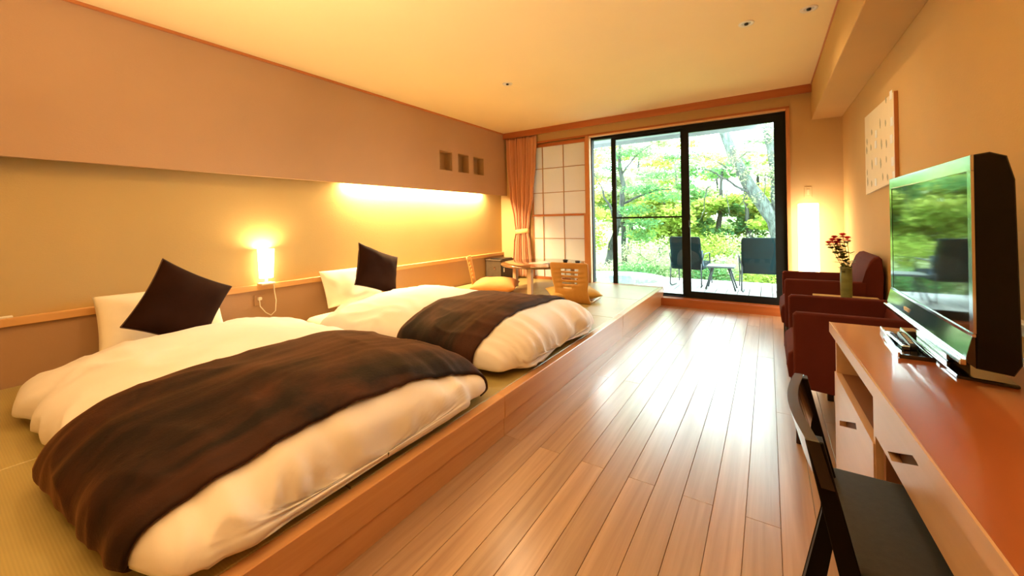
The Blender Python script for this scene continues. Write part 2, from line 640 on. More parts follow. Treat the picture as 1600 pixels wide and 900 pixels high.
struct(box('trim_2', -3.64, -3.60, YB, YW, 0.552, 0.60, 'shelfwood', bev=0.003))
struct(box('trim_3', -3.64, -3.622, YB, YW, 0.20, 0.552, 'lowpanel'))

# right wall and its soffit
struct(box('wall_right', XR, XR + 0.1, YB, YW + 0.1, -0.08, CEIL, 'wallr'))
struct(box('wall_right_soffit', 0.403, XR + 0.001, YB, YW, 2.12, CEIL, 'wallr', bev=0.004))
struct(box('trim_4', 0.394, 0.403, YB, 5.205, 2.474, CEIL, 'redwood_y'))
struct(box('baseboard_right', XR - 0.012, XR, YB, YW, 0.0, 0.06, 'redwood_y'))
# wall behind the camera, with a hall doorway panel
struct(box('wall_back', -3.74, XR + 0.1, YB - 0.1, YB, -0.08, CEIL, 'wallend'))

# window wall
bm = bmesh.new()
add_box(bm, -3.64, XR, YW, YW + 0.14, 2.30, CEIL)
add_box(bm, -3.08, -2.118, YW + 0.045, YW + 0.14, 2.25, 2.31)
add_box(bm, 0.212, XR, YW, YW + 0.14, -0.08, 2.30)
add_box(bm, 0.178, 0.212, 5.36, YW + 0.14, 0.0, 2.30)
add_box(bm, -2.118, 0.178, 5.335, YW + 0.14, 2.263, 2.30)
add_box(bm, -2.16, -2.104, 5.36, YW + 0.14, 0.205, 2.30)
add_box(bm, -3.64, -3.06, YW, YW + 0.14, -0.08, 2.30)
struct(bm_to('wall_window', bm, 'wallend'))
struct(box('trim_5', -3.52, 0.403, 5.193, 5.208, 2.397, CEIL, 'redwood', bev=0.001))
M['palewood'] = wood('pale_pine', (0.74, 0.46, 0.25), (0.80, 0.54, 0.30), 0.4, axis='x')
struct(box('trim_6', -2.105, 0.178, 5.275, 5.33, 2.262, 2.280, 'palewood'))
struct(box('trim_7', -3.06, 0.212, 5.272, 5.31, 2.280, 2.303, 'redwood'))
struct(box('trim_8', 0.178, 0.212, 5.272, 5.36, 0.10, 2.280, 'redwood_z'))
struct(box('trim_9', -2.160, -2.118, 5.262, 5.36, 0.205, 2.280, 'redwood_z'))
struct(box('trim_10', -2.118, -2.103, 5.272, 5.36, 0.205, 2.270, 'palewood'))
struct(box('trim_11', -1.16, 0.215, 5.205, 5.40, -0.08, 0.097, 'redwood', bev=0.002))
struct(box('trim_12', -3.06, -1.16, 5.29, 5.40, -0.08, 0.205, 'redwood'))

# ------------------------------------------------ sliding window: outer frame and two sashes
win = struct(box('window_1', -2.10, 0.178, 5.335, 5.42, 2.225, 2.262, 'black'))
box('frame_jamb', 0.150, 0.178, 5.335, 5.42, 0.097, 2.225, 'black', win)
box('frame_jamb', -2.103, -2.090, 5.335, 5.42, 0.097, 2.225, 'black', win)
box('frame_sill', -2.10, 0.150, 5.335, 5.42, 0.090, 0.108, 'black', win)


def sash(x0, x1, y, st, top, bot, mid=None, stR=None):
    s = box('sash', x0, x0 + st, y, y + 0.03, 0.105, 2.23, 'black', win)
    stR = stR or st
    box('sash_stile', x1 - stR, x1, y, y + 0.03, 0.105, 2.23, 'black', win)
    box('sash_rail', x0 + st, x1 - stR, y, y + 0.03, 2.23 - top, 2.23, 'black', win)
    box('sash_rail', x0 + st, x1 - stR, y, y + 0.03, 0.105, 0.105 + bot, 'black', win)
    if mid:
        box('sash_rail', x0 + st, x1 - stR, y, y + 0.025, mid - 0.011, mid + 0.011, 'black', win)
    box('glass_pane', x0 + st - 0.004, x1 - stR + 0.004, y + 0.012, y + 0.017, 0.105 + bot, 2.23 - top, 'glass', win)


sash(-1.826, -0.862, 5.385, 0.062, 0.030, 0.022, mid=1.115, stR=0.06)
sash(-0.878, 0.152, 5.340, 0.060, 0.068, 0.075, stR=0.085)
hd = box('sash_latch', -0.838, -0.812, 5.318, 5.342, 1.00, 1.14, 'black', win, bev=0.004)
box('latch_lever', -0.830, -0.820, 5.300, 5.320, 0.98, 1.07, 'matteblack', hd, bev=0.003)

# ------------------------------------------------ shoji screen
SY = 5.30
sh = thing('shoji_screen', 'tall paper shoji screen beside the curtain, left of the glass doors', 'screen', (-2.6, SY, 0.205), world=True)
box('upper_rail', -3.06, -2.160, SY, SY + 0.03, 2.215, 2.262, 'redwood', sh)
box('side_stile', -2.205, -2.160, SY - 0.012, SY + 0.03, 0.205, 1.185, 'redwood_z', sh)
box('side_stile', -2.185, -2.160, SY - 0.004, SY + 0.03, 1.185, 2.215, 'redwood_z', sh)
box('middle_rail', -3.06, -2.185, SY - 0.010, SY + 0.03, 1.160, 1.190, 'redwood', sh)
box('lower_rail', -3.06, -2.205, SY - 0.010, SY + 0.03, 0.205, 0.245, 'redwood', sh)
box('side_stile', -3.06, -3.04, SY, SY + 0.03, 0.205, 2.215, 'redwood_z', sh)
M['muntin'] = wood('slim_cedar_bar', (0.42, 0.22, 0.09), (0.50, 0.28, 0.12), 0.5, axis='z')
for x in (-2.873, -2.525):
    box('muntin', x - 0.005, x + 0.005, SY, SY + 0.014, 1.190, 2.215, 'muntin', sh)
    box('muntin', x - 0.005, x + 0.005, SY, SY + 0.014, 0.245, 1.160, 'muntin', sh)
for z in (1.884, 1.516, 0.827, 0.50):
    box('muntin', -3.04, -2.19, SY + 0.001, SY + 0.013, z - 0.005, z + 0.005, 'muntin', sh)
xs = [-3.04, -2.873, -2.525, -2.185]
zs = [0.245, 0.50, 0.827, 1.160, 1.190, 1.516, 1.884, 2.215]
for i in range(3):
    for j in range(7):
        if j == 3:
            continue
        box('paper_pane', xs[i] + 0.0004, xs[i + 1] - 0.0004, SY + 0.015, SY + 0.017, zs[j] + 0.0004 - (0.008 if j == 4 else 0), zs[j + 1] - 0.0004 + (0.008 if j in (2, 6) else 0), 'paper', sh)

# ================================================================ PLATFORM
PZ = 0.205
plat = struct(box('floor_platform', -3.64, -1.17, YB, YW, -0.08, 0.165, 'subfloor'))
for i, (a, b) in enumerate([(YB, -0.3), (-0.3, 1.665), (1.665, 3.63), (3.63, YW)]):
    box('nose_board', -1.197, -1.145, a + 0.0006, b - 0.0006, 0.090, PZ, 'stepwood', plat, bev=0.003)
    box('riser_board', -1.17, -1.152, a + 0.0006, b - 0.0006, -0.012, 0.088, 'stepwood', plat, bev=0.001)
my = [-1.0 + 0.0] + []
edges = [-0.973, -0.08, 0.813, 1.706, 2.600, 3.493, 4.386, YW]
for i in range(len(edges) - 1):
    for (xa, xb) in ((-3.622, -2.412), (-2.412, -1.197)):
        if i == 0 and False:
            continue
        box('tatami_mat', xa + 0.0015, xb - 0.0015, edges[i] + 0.0015, edges[i + 1] - 0.0015, 0.165, PZ, 'tatami', plat, bev=0.003)


# ================================================================ BEDDING
def sp(v, e):
    return math.copysign(abs(v) ** e, v)


def duvet_surface(xa, xb, ya, yb, H, seed, h0=0.055, rim=1.0):
    xc, a = (xa + xb) / 2, (xb - xa) / 2
    yc, b = (ya + yb) / 2, (yb - ya) / 2
    so = seed * 13.7

    def raw(t, th):
        e = max(0.0, 1 - abs(t) ** 7) ** 0.45
        w = max(0.0, 1 - abs(t) ** 14) ** (1 / 9)
        c, s = math.cos(th), math.sin(th)
        y = yc + b * w * sp(c, 0.62)
        if s >= 0:
            z = h0 + (H - h0) * e * sp(s, 0.72) * (1.0 - 0.10 * abs(c))
        else:
            z = h0 + h0 * max(e, 0.5) * sp(s, 0.9)
            y = yc + (y - yc) * (1 - 0.05 * (-s))
        return Vector((xc + a * t, y, PZ + z)), e

    def surf(t, th, off=0.0, fine=0.0, fold=1.0):
        p, e = raw(t, th)
        c, s = math.cos(th), math.sin(th)
        n = Vector((sp(t, 9) * 1.2, c * (abs(c) ** 0.8), max(s, -0.3) + 0.15)).normalized()
        edge = abs(t) ** 6
        side = abs(c) ** 3
        # broad lumps, folds running down to the edges, small creases
        d = 0.030 * noise.noise(Vector((p.x * 1.9 + so, p.y * 2.1, so)))
        d += 0.012 * noise.noise(Vector((p.x * 5 + so, p.y * 4.5, so + 3)))
        d += edge * 0.045 * noise.noise(Vector((so, p.y * 9.0, p.z * 1.5)))
        d += edge * 0.024 * noise.noise(Vector((so, p.y * 22.0, p.z * 3)))
        d += fold * side * 0.040 * noise.noise(Vector((p.x * 7.5, so, p.z * 2.0)))
        r = 1 - abs(noise.noise(Vector((p.x * 3.1 + so, p.y * 7.0, p.z * 4 + so)))) * 2
        d += fold * (0.007 + 0.010 * max(edge, side * 0.7)) * max(0.0, r) ** 3
        d += fine
        q = p + n * (d + off)
        q.z = max(q.z, PZ + 0.0015 + off * 0.5)
        return q
    return surf


def make_duvet(surf, parent_name, label, nx=110, nt=120):
    def fn(u, v):
        t = math.sin(PI / 2 * (2 * u - 1))
        th = math.radians(-62) + v * math.radians(304)
        return surf(t, th)
    o = grid_mesh(parent_name, fn, nx, nt, 'linen')
    return o


def throw_over(surf, t0, t1, th0, th1, label, seed, skew=0.0):
    def fn(u, v):
        wob = 0.012 * noise.noise(Vector((v * 5, seed, 0)))
        t = t0 + (t1 - t0) * u + wob * (1 if u > 0.5 else -1) + skew * (v - 0.35) * (1 if u > 0.5 else 0.0) * (2 * u - 1)
        th = math.radians(th0) + v * math.radians(th1 - th0) + math.radians(3) * noise.noise(Vector((u * 6, seed + 4, 0)))
        fine = 0.012 * noise.noise(Vector((u * 5 + seed + v * 2, v * 3.0, seed))) + 0.003 * noise.noise(Vector((u * 18 + seed, v * 6.0, seed)))
        eh = min(1.0, min(u, 1 - u) * 14)
        return surf(t, th, 0.017 + 0.008 * eh, fine * 0.8, fold=0.8)
    o = grid_mesh('bed_throw', fn, 60, 130, 'throw')
    md = o.modifiers.new('thickness', 'SOLIDIFY')
    md.thickness = 0.012
    md.offset = -1
    tag(o, label, 'throw', 'brown throws across the beds')
    return o


def pillow_mesh(w, h, th, pinch=0.06, n=28, ecc=0.0, seed=0):
    """cushion lying in local XY, thickness along Z, centred"""
    vs, fs = [], []
    idx = {}
    for side in (1, -1):
        for i in range(n + 1):
            for j in range(n + 1):
                if side == -1 and (i in (0, n) or j in (0, n)):
                    idx[(side, i, j)] = idx[(1, i, j)]
                    continue
                u, v = 2 * i / n - 1, 2 * j / n - 1
                u, v = math.sin(u * PI / 2) * 0.35 + u * 0.65, math.sin(v * PI / 2) * 0.35 + v * 0.65
                x = w / 2 * u * (1 - pinch * (1 - v * v) * abs(u))
                y = h / 2 * v * (1 - pinch * (1 - u * u) * abs(v))
                k = max(0, (1 - u ** 4)) ** 0.55 * max(0, (1 - v ** 4)) ** 0.55
                z = side * th / 2 * k * (1 - 0.25 * (u * u + v * v) / 2)
                z += 0.012 * noise.noise(Vector((x * 9 + seed, y * 9, seed))) * (k ** 0.5) * side
                idx[(side, i, j)] = len(vs)
                vs.append((x, y, z))
        for i in range(n):
            for j in range(n):
                f = (idx[(side, i, j)], idx[(side, i + 1, j)], idx[(side, i + 1, j + 1)], idx[(side, i, j + 1)])
                fs.append(f if side == 1 else f[::-1])
    me = bpy.data.meshes.new('cushion')
    me.from_pydata(vs, [], fs)
    me.update()
    for p in me.polygons:
        p.use_smooth = True
    return me


def plane_matrix(c, ux, uy):
    """frame with local x along ux, local y near uy"""
    ux = Vector(ux).normalized()
    uy = Vector(uy)
    uy = (uy - ux * uy.dot(ux)).normalized()
    uz = ux.cross(uy)
    m = Matrix((ux, uy, uz)).transposed().to_4x4()
    m.translation = Vector(c)
    return m


def cushion_thing(name, label, cat, mtx, w, h, th, mat, group=None, piping=None, pinch=0.06, seed=0):
    me = pillow_mesh(w, h, th, pinch, seed=seed)
    me.name = name
    o = link(name, me, mat)
    o.matrix_world = mtx
    tag(o, label, cat, group)
    if piping:
        n = 28
        pts = []
        for s in range(4):
            for i in range(n):
                u = 2 * i / n - 1
                u = math.sin(u * PI / 2) * 0.35 + u * 0.65
                a, b = {0: (u, -1), 1: (1, u), 2: (-u, 1), 3: (-1, -u)}[s]
                pts.append((w / 2 * a * (1 - pinch * (1 - b * b) * abs(a)), h / 2 * b * (1 - pinch * (1 - a * a) * abs(b)), 0))
        pts.append(pts[0])
        tube('piping', pts, 0.004, piping, o, n=6)
    return o


# futon mattresses (one beneath each duvet)
def futon(y0, y1, xh, label, seed):
    xa, xb = xh, -1.32
    a, b = (xb - xa) / 2, (y1 - y0) / 2
    bm = bmesh.new()
    bmesh.ops.create_cube(bm, size=2.0)
    bmesh.ops.subdivide_edges(bm, edges=bm.edges, cuts=14, use_grid_fill=True)
    for v in bm.verts:
        x, y, z = v.co
        r = (abs(x) ** 8 + abs(y) ** 8) ** (1 / 8)
        n_ = (r ** 3.2 + abs(z) ** 3.2) ** (1 / 3.2)
        x, y, z = x / n_, y / n_, z / n_
        v.co = (x * a, y * b, 0.0575 + z * 0.0575 + 0.004 * noise.noise(Vector((x * 5, y * 4, seed))))
    o = bm_to('futon_mattress', bm, 'pillow', smooth=True)
    o.location = ((xa + xb) / 2, (y0 + y1) / 2, PZ)
    for v in o.data.vertices:
        if v.co.z < 0.0005:
            v.co.z = 0.0005
    tag(o, label, 'mattress', 'futon mattresses under the duvets')
    return o


futon(0.36, 1.56, -3.42, 'cream futon mattress under the duvet of the bed nearest the camera', 1)
futon(1.82, 2.98, -3.42, 'cream futon mattress with rounded corner showing at the head of the far bed', 2)

s1 = duvet_surface(-3.22, -1.180, 0.280, 1.63, 0.285, 1.0)
d1 = make_duvet(s1, 'duvet', '')
tag(d1, 'puffy white duvet on the bed nearest the camera', 'duvet', 'white duvets on the futon beds')
s2 = duvet_surface(-3.14, -1.180, 1.78, 3.11, 0.285, 2.0)
d2 = make_duvet(s2, 'duvet', '')
tag(d2, 'puffy white duvet on the far bed, near the round table', 'duvet', 'white duvets on the futon beds')
throw_over(s1, 0.10, 0.93, -20, 196, 'dark brown fleece throw across the foot of the nearest bed', 11, -0.14)
throw_over(s2, 0.05, 0.76, -18, 190, 'dark brown fleece throw across the foot of the far bed', 23, -0.03)

# pillows leaning on the dado
pm = plane_matrix((-3.47, 0.96, 0.505), (0, 1, 0), (-0.42, 0, 1))
cushion_thing('pillow', 'cream pillow leaning on the wall at the head of the nearest bed', 'pillow', pm, 0.66, 0.36, 0.13, 'pillow', 'cream pillows at the bed heads', pinch=0.03, seed=3)
pm = plane_matrix((-3.47, 2.42, 0.490), (0, 1, 0), (-0.42, 0, 1))
cushion_thing('pillow', 'cream pillow leaning on the wall at the head of the far bed', 'pillow', pm, 0.62, 0.36, 0.13, 'pillow', 'cream pillows at the bed heads', pinch=0.03, seed=5)

# brown throw cushions
pm = plane_matrix((-3.13, 0.955, 0.605), (0.0, 0.36, -0.22), (-0.10, 0.23, 0.30))
cushion_thing('throw_cushion', 'dark brown piped cushion propped on the pillow of the nearest bed', 'cushion', pm, 0.44, 0.44, 0.17, 'cushion', 'brown cushions on the beds', 'piping', pinch=0.08, seed=8)
pm = plane_matrix((-3.16, 2.475, 0.65), (0.0, 0.44, -0.17), (-0.12, 0.15, 0.34))
cushion_thing('throw_cushion', 'dark brown piped cushion propped on the pillow of the far bed', 'cushion', pm, 0.49, 0.41, 0.16, 'cushion', 'brown cushions on the beds', 'piping', pinch=0.08, seed=9)

# ================================================================ SHELF LAMP, OUTLET, REMOTE
lp = thing('shelf_lamp', 'lit table lamp with a white cylindrical shade on the wall shelf', 'lamp', (-3.585, 1.665, 0.60), world=True)
LX, LY = -3.575, 1.665
M['lampbase'] = simple('white_lamp_base', (0.80, 0.74, 0.62), 0.4)
box('lamp_base', LX - 0.045, LX + 0.045, LY - 0.055, LY + 0.055, 0.600, 0.615, 'lampbase', lp, bev=0.003)
tube('lamp_stem', [(LX, LY, 0.615), (LX, LY, 0.70)], 0.012, 'lampbase', lp)
lathe('lamp_shade', [(0.052, 0.655), (0.062, 0.895)], 'shade', lp, (LX, LY, 0), 32)
lathe('bulb', [(0.0, 0.70), (0.018, 0.71), (0.026, 0.75), (0.018, 0.78), (0.0, 0.785)], 'shade', lp, (LX, LY, 0), 12)
lamp('shelf_lamp_light', 'POINT', (LX, LY, 0.86), 11.0, (1.0, 0.72, 0.36), radius=0.03)
cord = tube('lamp_cord', [(-3.545, 1.70, 0.606), (-3.582, 1.725, 0.596), (-3.590, 1.735, 0.53), (-3.585, 1.745, 0.45), (-3.578, 1.735, 0.36), (-3.582, 1.70, 0.33), (-3.585, 1.66, 0.36), (-3.59, 1.62, 0.42), (-3.59, 1.615, 0.47)], 0.004, 'lampbase', lp, n=6)
wo = thing('wall_outlet', 'cream wall outlet below the lit shelf lamp', 'outlet', (-3.622, 1.63, 0.43), world=True)
box('cover_plate', -3.622, -3.612, 1.585, 1.675, 0.425, 0.515, 'lowpanel', wo, bev=0.003)
box('plug', -3.612, -3.585, 1.605, 1.635, 0.47, 0.495, 'lampbase', wo, bev=0.004)
ro = tag(recenter(box('remote_control', -3.632, -3.606, 0.22, 0.33, 0.600, 0.612, 'whiteplastic', bev=0.003), (-3.62, 0.275, 0.60)),
         'slim cream remote control lying on the wall shelf at the far left', 'remote')

# cove light hidden in the slot above the lower wall
cv = thing('cove_light', 'warm linear light glowing from behind the hung wall panel', 'light', (-3.60, 3.6, 1.55), world=True)
tube('light_tube', [(-3.595, 2.45, 1.552), (-3.595, 4.75, 1.552)], 0.010, 'tube', cv)
box('light_housing', -3.615, -3.575, 2.43, 4.77, 1.565, 1.595, 'whiteplastic', cv)
lamp('cove_strip_light', 'AREA', (-3.598, 3.6, 1.535), 120, (1.0, 0.74, 0.36), rot=(0, 0, 0), size=0.03, size_y=2.3)

# ================================================================ CEILING DOWNLIGHTS
for x, y, lb in ((-2.188, 3.33, 'small recessed ceiling downlight above the platform, left of the other two'),
                 (-0.110, 3.30, 'small recessed ceiling downlight, left one of the pair by the right wall'),
                 (0.250, 3.31, 'small recessed ceiling downlight closest to the right wall')):
    t = thing('downlight', lb, 'ceiling light', (x, y, CEIL), 0, 'recessed ceiling downlights')
    lathe('trim_ring', [(0.050, 0.0), (0.049, -0.006), (0.036, -0.006), (0.030, -0.001)], 'whiteplastic', t, n=24)
    lathe('reflector', [(0.030, -0.001), (0.022, -0.0005), (0.0, -0.0005)], 'grey', t, n=24)
    lathe('bulb', [(0.014, -0.001), (0.012, -0.012), (0.0, -0.014)], 'matteblack', t, n=12)
for x, y, e in ((-2.188, 3.33, 34), (-0.11, 3.30, 24), (-2.188, 1.2, 34), (-0.11, 1.2, 8)):  # nearer two are out of view without fixtures, added to light the room
    lamp('downlight_lamp', 'SPOT', (x, y, CEIL - 0.03), e, WARM, radius=0.05, spot=math.radians(150), blend=0.9)

# ================================================================ CURTAIN
ct = thing('curtain', 'salmon pleated curtain tied back in the left corner of the window wall', 'curtain', (-3.22, 5.25, 0.22), world=True)


def curtain_fn(u, v):
    z = 2.40 - u * 2.17
    # width profile
    kz = [(2.40, -3.505, -2.93), (2.0, -3.49, -2.95), (1.5, -3.44, -3.00), (1.1, -3.37, -3.075), (0.93, -3.345, -3.10), (0.75, -3.385, -3.07), (0.23, -3.43, -3.02)]
    for i in range(len(kz) - 1):
        if kz[i][0] >= z >= kz[i + 1][0] - 1e-6:
            f = (kz[i][0] - z) / (kz[i][0] - kz[i + 1][0])
            f = f * f * (3 - 2 * f)
            xl = kz[i][1] + (kz[i + 1][1] - kz[i][1]) * f
            xr = kz[i][2] + (kz[i + 1][2] - kz[i][2]) * f
            break
    wdt = xr - xl
    ph = v * 2 * PI * 11 + 0.6 * math.sin(v * 9)
    amp = 0.022 + 0.010 * math.sin(v * 17 + 2)
    x = xl + wdt * v + 0.010 * math.sin(ph * 0.5 + z)
    y = 5.245 + amp * math.sin(ph) + 0.004 * math.sin(z * 6 + v * 20)
    return (x, y, z)


cu = grid_mesh('drape', curtain_fn, 60, 220, 'curtain', ct)
md = cu.modifiers.new('thickness', 'SOLIDIFY')
md.thickness = 0.003


def band_fn(u, v):
    a = v * 2 * PI
    return (-3.222 + 0.125 * math.cos(a), 5.245 + 0.040 * math.sin(a), 0.90 + 0.07 * u + 0.012 * math.cos(a))


tb = grid_mesh('tie_band', band_fn, 2, 40, 'tieband', ct, wrap_v=True)
md = tb.modifiers.new('thickness', 'SOLIDIFY')
md.thickness = 0.004

# ================================================================ PLATFORM FURNITURE
# low cabinet in the corner
cb = thing('bedside_cabinet', 'small dark brown cabinet on the tatami in the corner by the curtain', 'cabinet', (-3.47, 4.97, PZ), world=True)
box('body', -3.61, -3.33, 4.80, 5.14, 0.215, 0.505, 'cabinet', cb, bev=0.003)
box('top_board', -3.615, -3.325, 4.79, 5.145, 0.505, 0.522, 'cabinet', cb, bev=0.003)
box('plinth', -3.60, -3.34, 4.82, 5.13, PZ, 0.215, 'matteblack', cb)
dr = box('door', -3.33, -3.318, 4.82, 5.12, 0.225, 0.495, 'matteblack', cb, bev=0.002)
box('handle', -3.318, -3.308, 4.85, 4.87, 0.34, 0.40, 'grey', dr, bev=0.002)
lathe('vent', [(0.0, 0.0), (0.018, 0.0), (0.020, 0.003), (0.020, 0.005)], 'slot', cb, (0, 0, 0), 16)
vt = [c for c in cb.children if c.name.startswith('vent')][0]
vt.data.transform(Matrix.Translation(Vector((-3.44 + 3.47 - 3.47, 0, 0)) * 0))
vt.rotation_euler = (PI / 2, 0, 0)
vt.data.transform(Matrix.Translation(OFF[cb.name]))
vt.location = (0.03, -0.171, 0.19)
tr = tag(recenter(box('serving_tray', -3.56, -3.33, 4.85, 5.12, 0.522, 0.536, 'matteblack', bev=0.004), (-3.45, 4.98, 0.522)),
         'flat black tray lying on the dark brown corner cabinet', 'tray')

# round low table
TX, TY, TZ = -2.50, 4.56, 0.545
tt = thing('low_table', 'round polished brown low table on the tatami between the floor chairs', 'table', (TX, TY, PZ), world=True)
lathe('table_top', [(0.0, TZ - 0.028), (0.525, TZ - 0.028), (0.545, TZ - 0.020), (0.548, TZ - 0.008), (0.540, TZ), (0.0, TZ)], 'tabletop', tt, (TX, TY, 0), 64)
for i, (dx, dy) in enumerate(((0.06, -0.42), (-0.42, 0.0), (0.40, 0.10), (0.0, 0.42))):
    box('leg', TX + dx - 0.028, TX + dx + 0.028, TY + dy - 0.028, TY + dy + 0.028, PZ, TZ - 0.028, 'tableleg', tt, bev=0.003)
M['mag1'] = simple('magazine_cover_pale', (0.72, 0.66, 0.58), 0.25, var=0.35, vscale=22)
M['mag2'] = simple('magazine_cover_red', (0.50, 0.16, 0.08), 0.25, var=0.5, vscale=16)
M['mag3'] = simple('magazine_cover_white', (0.80, 0.80, 0.78), 0.25, var=0.2, vscale=18)
M['page'] = simple('magazine_page_edge', (0.82, 0.80, 0.74), 0.6)
for i, (x, y, z, rz, cv_, w, h, lb) in enumerate((
        (-2.33, 4.18, 0, 0.5, 'mag2', 0.21, 0.28, 'red and brown magazine lying at the near edge of the round table'),
        (-2.12, 4.43, 0, 0.15, 'mag3', 0.21, 0.28, 'white magazine lying flat beside the red one on the round table'),
        (-2.47, 4.50, 0, -0.2, 'mag1', 0.21, 0.28, 'pale magazine lying behind the red one on the round table'))):
    t = thing('magazine', lb, 'magazine', (x, y, TZ), rz, 'magazines on the round table')
    box('pages', -w / 2, w / 2, -h / 2, h / 2, 0.0, 0.007, 'page', t)
    box('cover', -w / 2 - 0.002, w / 2 + 0.002, -h / 2 - 0.002, h / 2 + 0.002, 0.007, 0.0085, cv_, t)
for x, y, lb in ((-2.25, 4.74, 'small dark cup on the round table, behind the magazines'), (-2.05, 4.68, 'small dark cup near the right edge of the round table')):
    o = lathe('tea_cup', [(0.0, 0.0), (0.026, 0.0), (0.032, 0.012), (0.034, 0.030), (0.030, 0.030), (0.028, 0.012), (0.0, 0.006)], 'matteblack', None, n=20)
    o.location = (x, y, TZ)
    tag(o, lb, 'cup')


# legless floor chairs with seat cushions
def zaisu(loc, rz, label):
    """back stands at local y=0, seat runs to +y"""
    t = thing('floor_chair', label, 'chair', loc, rz, 'legless floor chairs at the round table')
    W = 0.20
    # curved back profile: y offset by height
    def prof(z):
        return 0.030 - 0.075 * (max(0, z - 0.05) / 0.42) ** 1.3 + 0.05 * math.exp(-((z) / 0.05) ** 2)

    def half(z):
        return W * (1.0 + 0.05 * (z / 0.42)) - 0.02 * math.exp(-((z - 0.15) / 0.08) ** 2)
    zs_ = [0.0, 0.02, 0.05, 0.10, 0.165, 0.20, 0.222, 0.242, 0.264, 0.284, 0.306, 0.326, 0.348, 0.368, 0.40, 0.43, 0.445]
    slots = {(0.165, 0.185): 0}
    cols_ = [-1.0, -0.93, -0.38, -0.30, 0.30, 0.46, 0.93, 1.0]
    cols_ = [-1.0, -0.92, -0.42, -0.10, 0.10, 0.48, 0.92, 1.0]
    zz = [0.0, 0.02, 0.05, 0.09, 0.13, 0.165, 0.185, 0.215, 0.238, 0.262, 0.288, 0.310, 0.336, 0.356, 0.382, 0.402, 0.43, 0.445]
    slot_rows = {5: (2, 4), 7: (2, 5), 9: (2, 5), 11: (2, 5), 13: (2, 5)}
    bm = bmesh.new()
    V = {}
    for i, z in enumerate(zz):
        for j, c in enumerate(cols_):
            x = c * half(z)
            if j == 5:
                x = (0.36 + 0.20 * (z - 0.16) / 0.24) * W
            crn = 0.012 if (z > 0.44 and abs(c) == 1) else 0
            V[i, j] = bm.verts.new((x, prof(z) - 0.018 * (1 - c * c), z - crn))
    for i in range(len(zz) - 1):
        for j in range(len(cols_) - 1):
            if i in slot_rows:
                a, b = slot_rows[i]
                if a <= j < b:
                    continue
            bm.faces.new((V[i, j], V[i, j + 1], V[i + 1, j + 1], V[i + 1, j]))
    o = bm_to('backrest', bm, 'zaisuwood', t, smooth=True)
    md = o.modifiers.new('thickness', 'SOLIDIFY')
    md.thickness = 0.012
    # seat board
    def seat_fn(u, v):
        y = 0.075 + 0.38 * u
        x = (v * 2 - 1) * 0.19
        return (x, y, 0.010 + 0.02 * math.exp(-((u) / 0.12) ** 2))
    so = grid_mesh('seat', seat_fn, 10, 8, 'zaisuwood', t)
    md = so.modifiers.new('thickness', 'SOLIDIFY')
    md.thickness = 0.010
    return t


z1 = zaisu((-1.77, 3.84, PZ), 0.06, 'bent wood floor chair with slotted back, its back to the camera')
z2 = zaisu((-3.24, 4.02, PZ), -1.0, 'bent wood floor chair seen edge on beside the wall')
pm = Matrix.Translation((-1.88, 4.13, PZ + 0.075)) @ Matrix.Rotation(0.62, 4, 'Z')
cushion_thing('seat_cushion', 'ochre square seat cushion on the slotted floor chair', 'cushion', pm, 0.56, 0.54, 0.13, 'zabuton2', 'floor chair cushions', pinch=0.05, seed=12)
pm = Matrix.Translation((-2.90, 4.06, PZ + 0.090)) @ Matrix.Rotation(0.45, 4, 'Z')
cushion_thing('seat_cushion', 'plump amber seat cushion on the floor chair beside the wall', 'cushion', pm, 0.56, 0.54, 0.18, 'zabuton', 'floor chair cushions', pinch=0.05, seed=14)


# ================================================================ ARMCHAIRS
def armchair(loc, label):
    """faces -x, front at local x=0, width along y 0..0.58 (near side y=0)"""
    t = thing('armchair', label, 'armchair', loc, 0, 'maroon armchairs along the right wall')
    Wd = 0.545
    for y in (0.0, Wd - 0.045):
        poly = [(0.0, 0.285), (0.0, 0.622), (0.014, 0.636), (0.46, 0.640), (0.46, 0.270), (0.20, 0.262), (0.04, 0.272)]
        prism('armrest', poly, 'y', y, y + 0.045, 'maroon', t, bev=0.010, seg=3, smooth=False)
    # seat cushion with rounded front
    poly = [(-0.018, 0.30), (-0.026, 0.36), (-0.020, 0.42), (0.010, 0.450), (0.06, 0.46), (0.42, 0.44), (0.42, 0.30), (0.06, 0.275)]
    prism('seat', poly, 'y', 0.048, Wd - 0.048, 'maroon', t, bev=0.012, seg=3, smooth=False)
    # back, leaning and rounded at the top
    poly = [(0.36, 0.30), (0.405, 0.50), (0.430, 0.62), (0.455, 0.72), (0.478, 0.785), (0.500, 0.812), (0.525, 0.818), (0.540, 0.800), (0.545, 0.70), (0.535, 0.40), (0.52, 0.27)]
    prism('backrest', poly, 'y', 0.004, Wd - 0.004, 'maroon', t, bev=0.014, seg=3, smooth=False)
    for x, y in ((0.004, 0.004), (0.004, Wd - 0.040), (0.47, 0.004), (0.47, Wd - 0.040)):
        box('leg', x, x + 0.036, y, y + 0.036, 0.0, 0.29, 'darkframe', t, bev=0.003)
    return t


a1 = armchair((0.094, 3.53, 0), 'maroon armchair by the window, behind the vase')
a2 = copy_tree(a1)
a2.location = (0.094, 2.33, 0)
a2['label'] = 'maroon armchair behind the desk end and television'

# side table between the armchairs
sd = thing('side_table', 'pale wooden side table between the two maroon armchairs', 'side table', (0.42, 3.2, 0), world=True)
box('table_top', 0.255, 0.60, 2.94, 3.49, 0.525, 0.550, 'sideTable', sd, bev=0.003)
for x in (0.28, 0.555):
    for y in (2.97, 3.42):
        box('leg', x, x + 0.03, y, y + 0.03, 0.0, 0.525, 'darkframe', sd, bev=0.002)
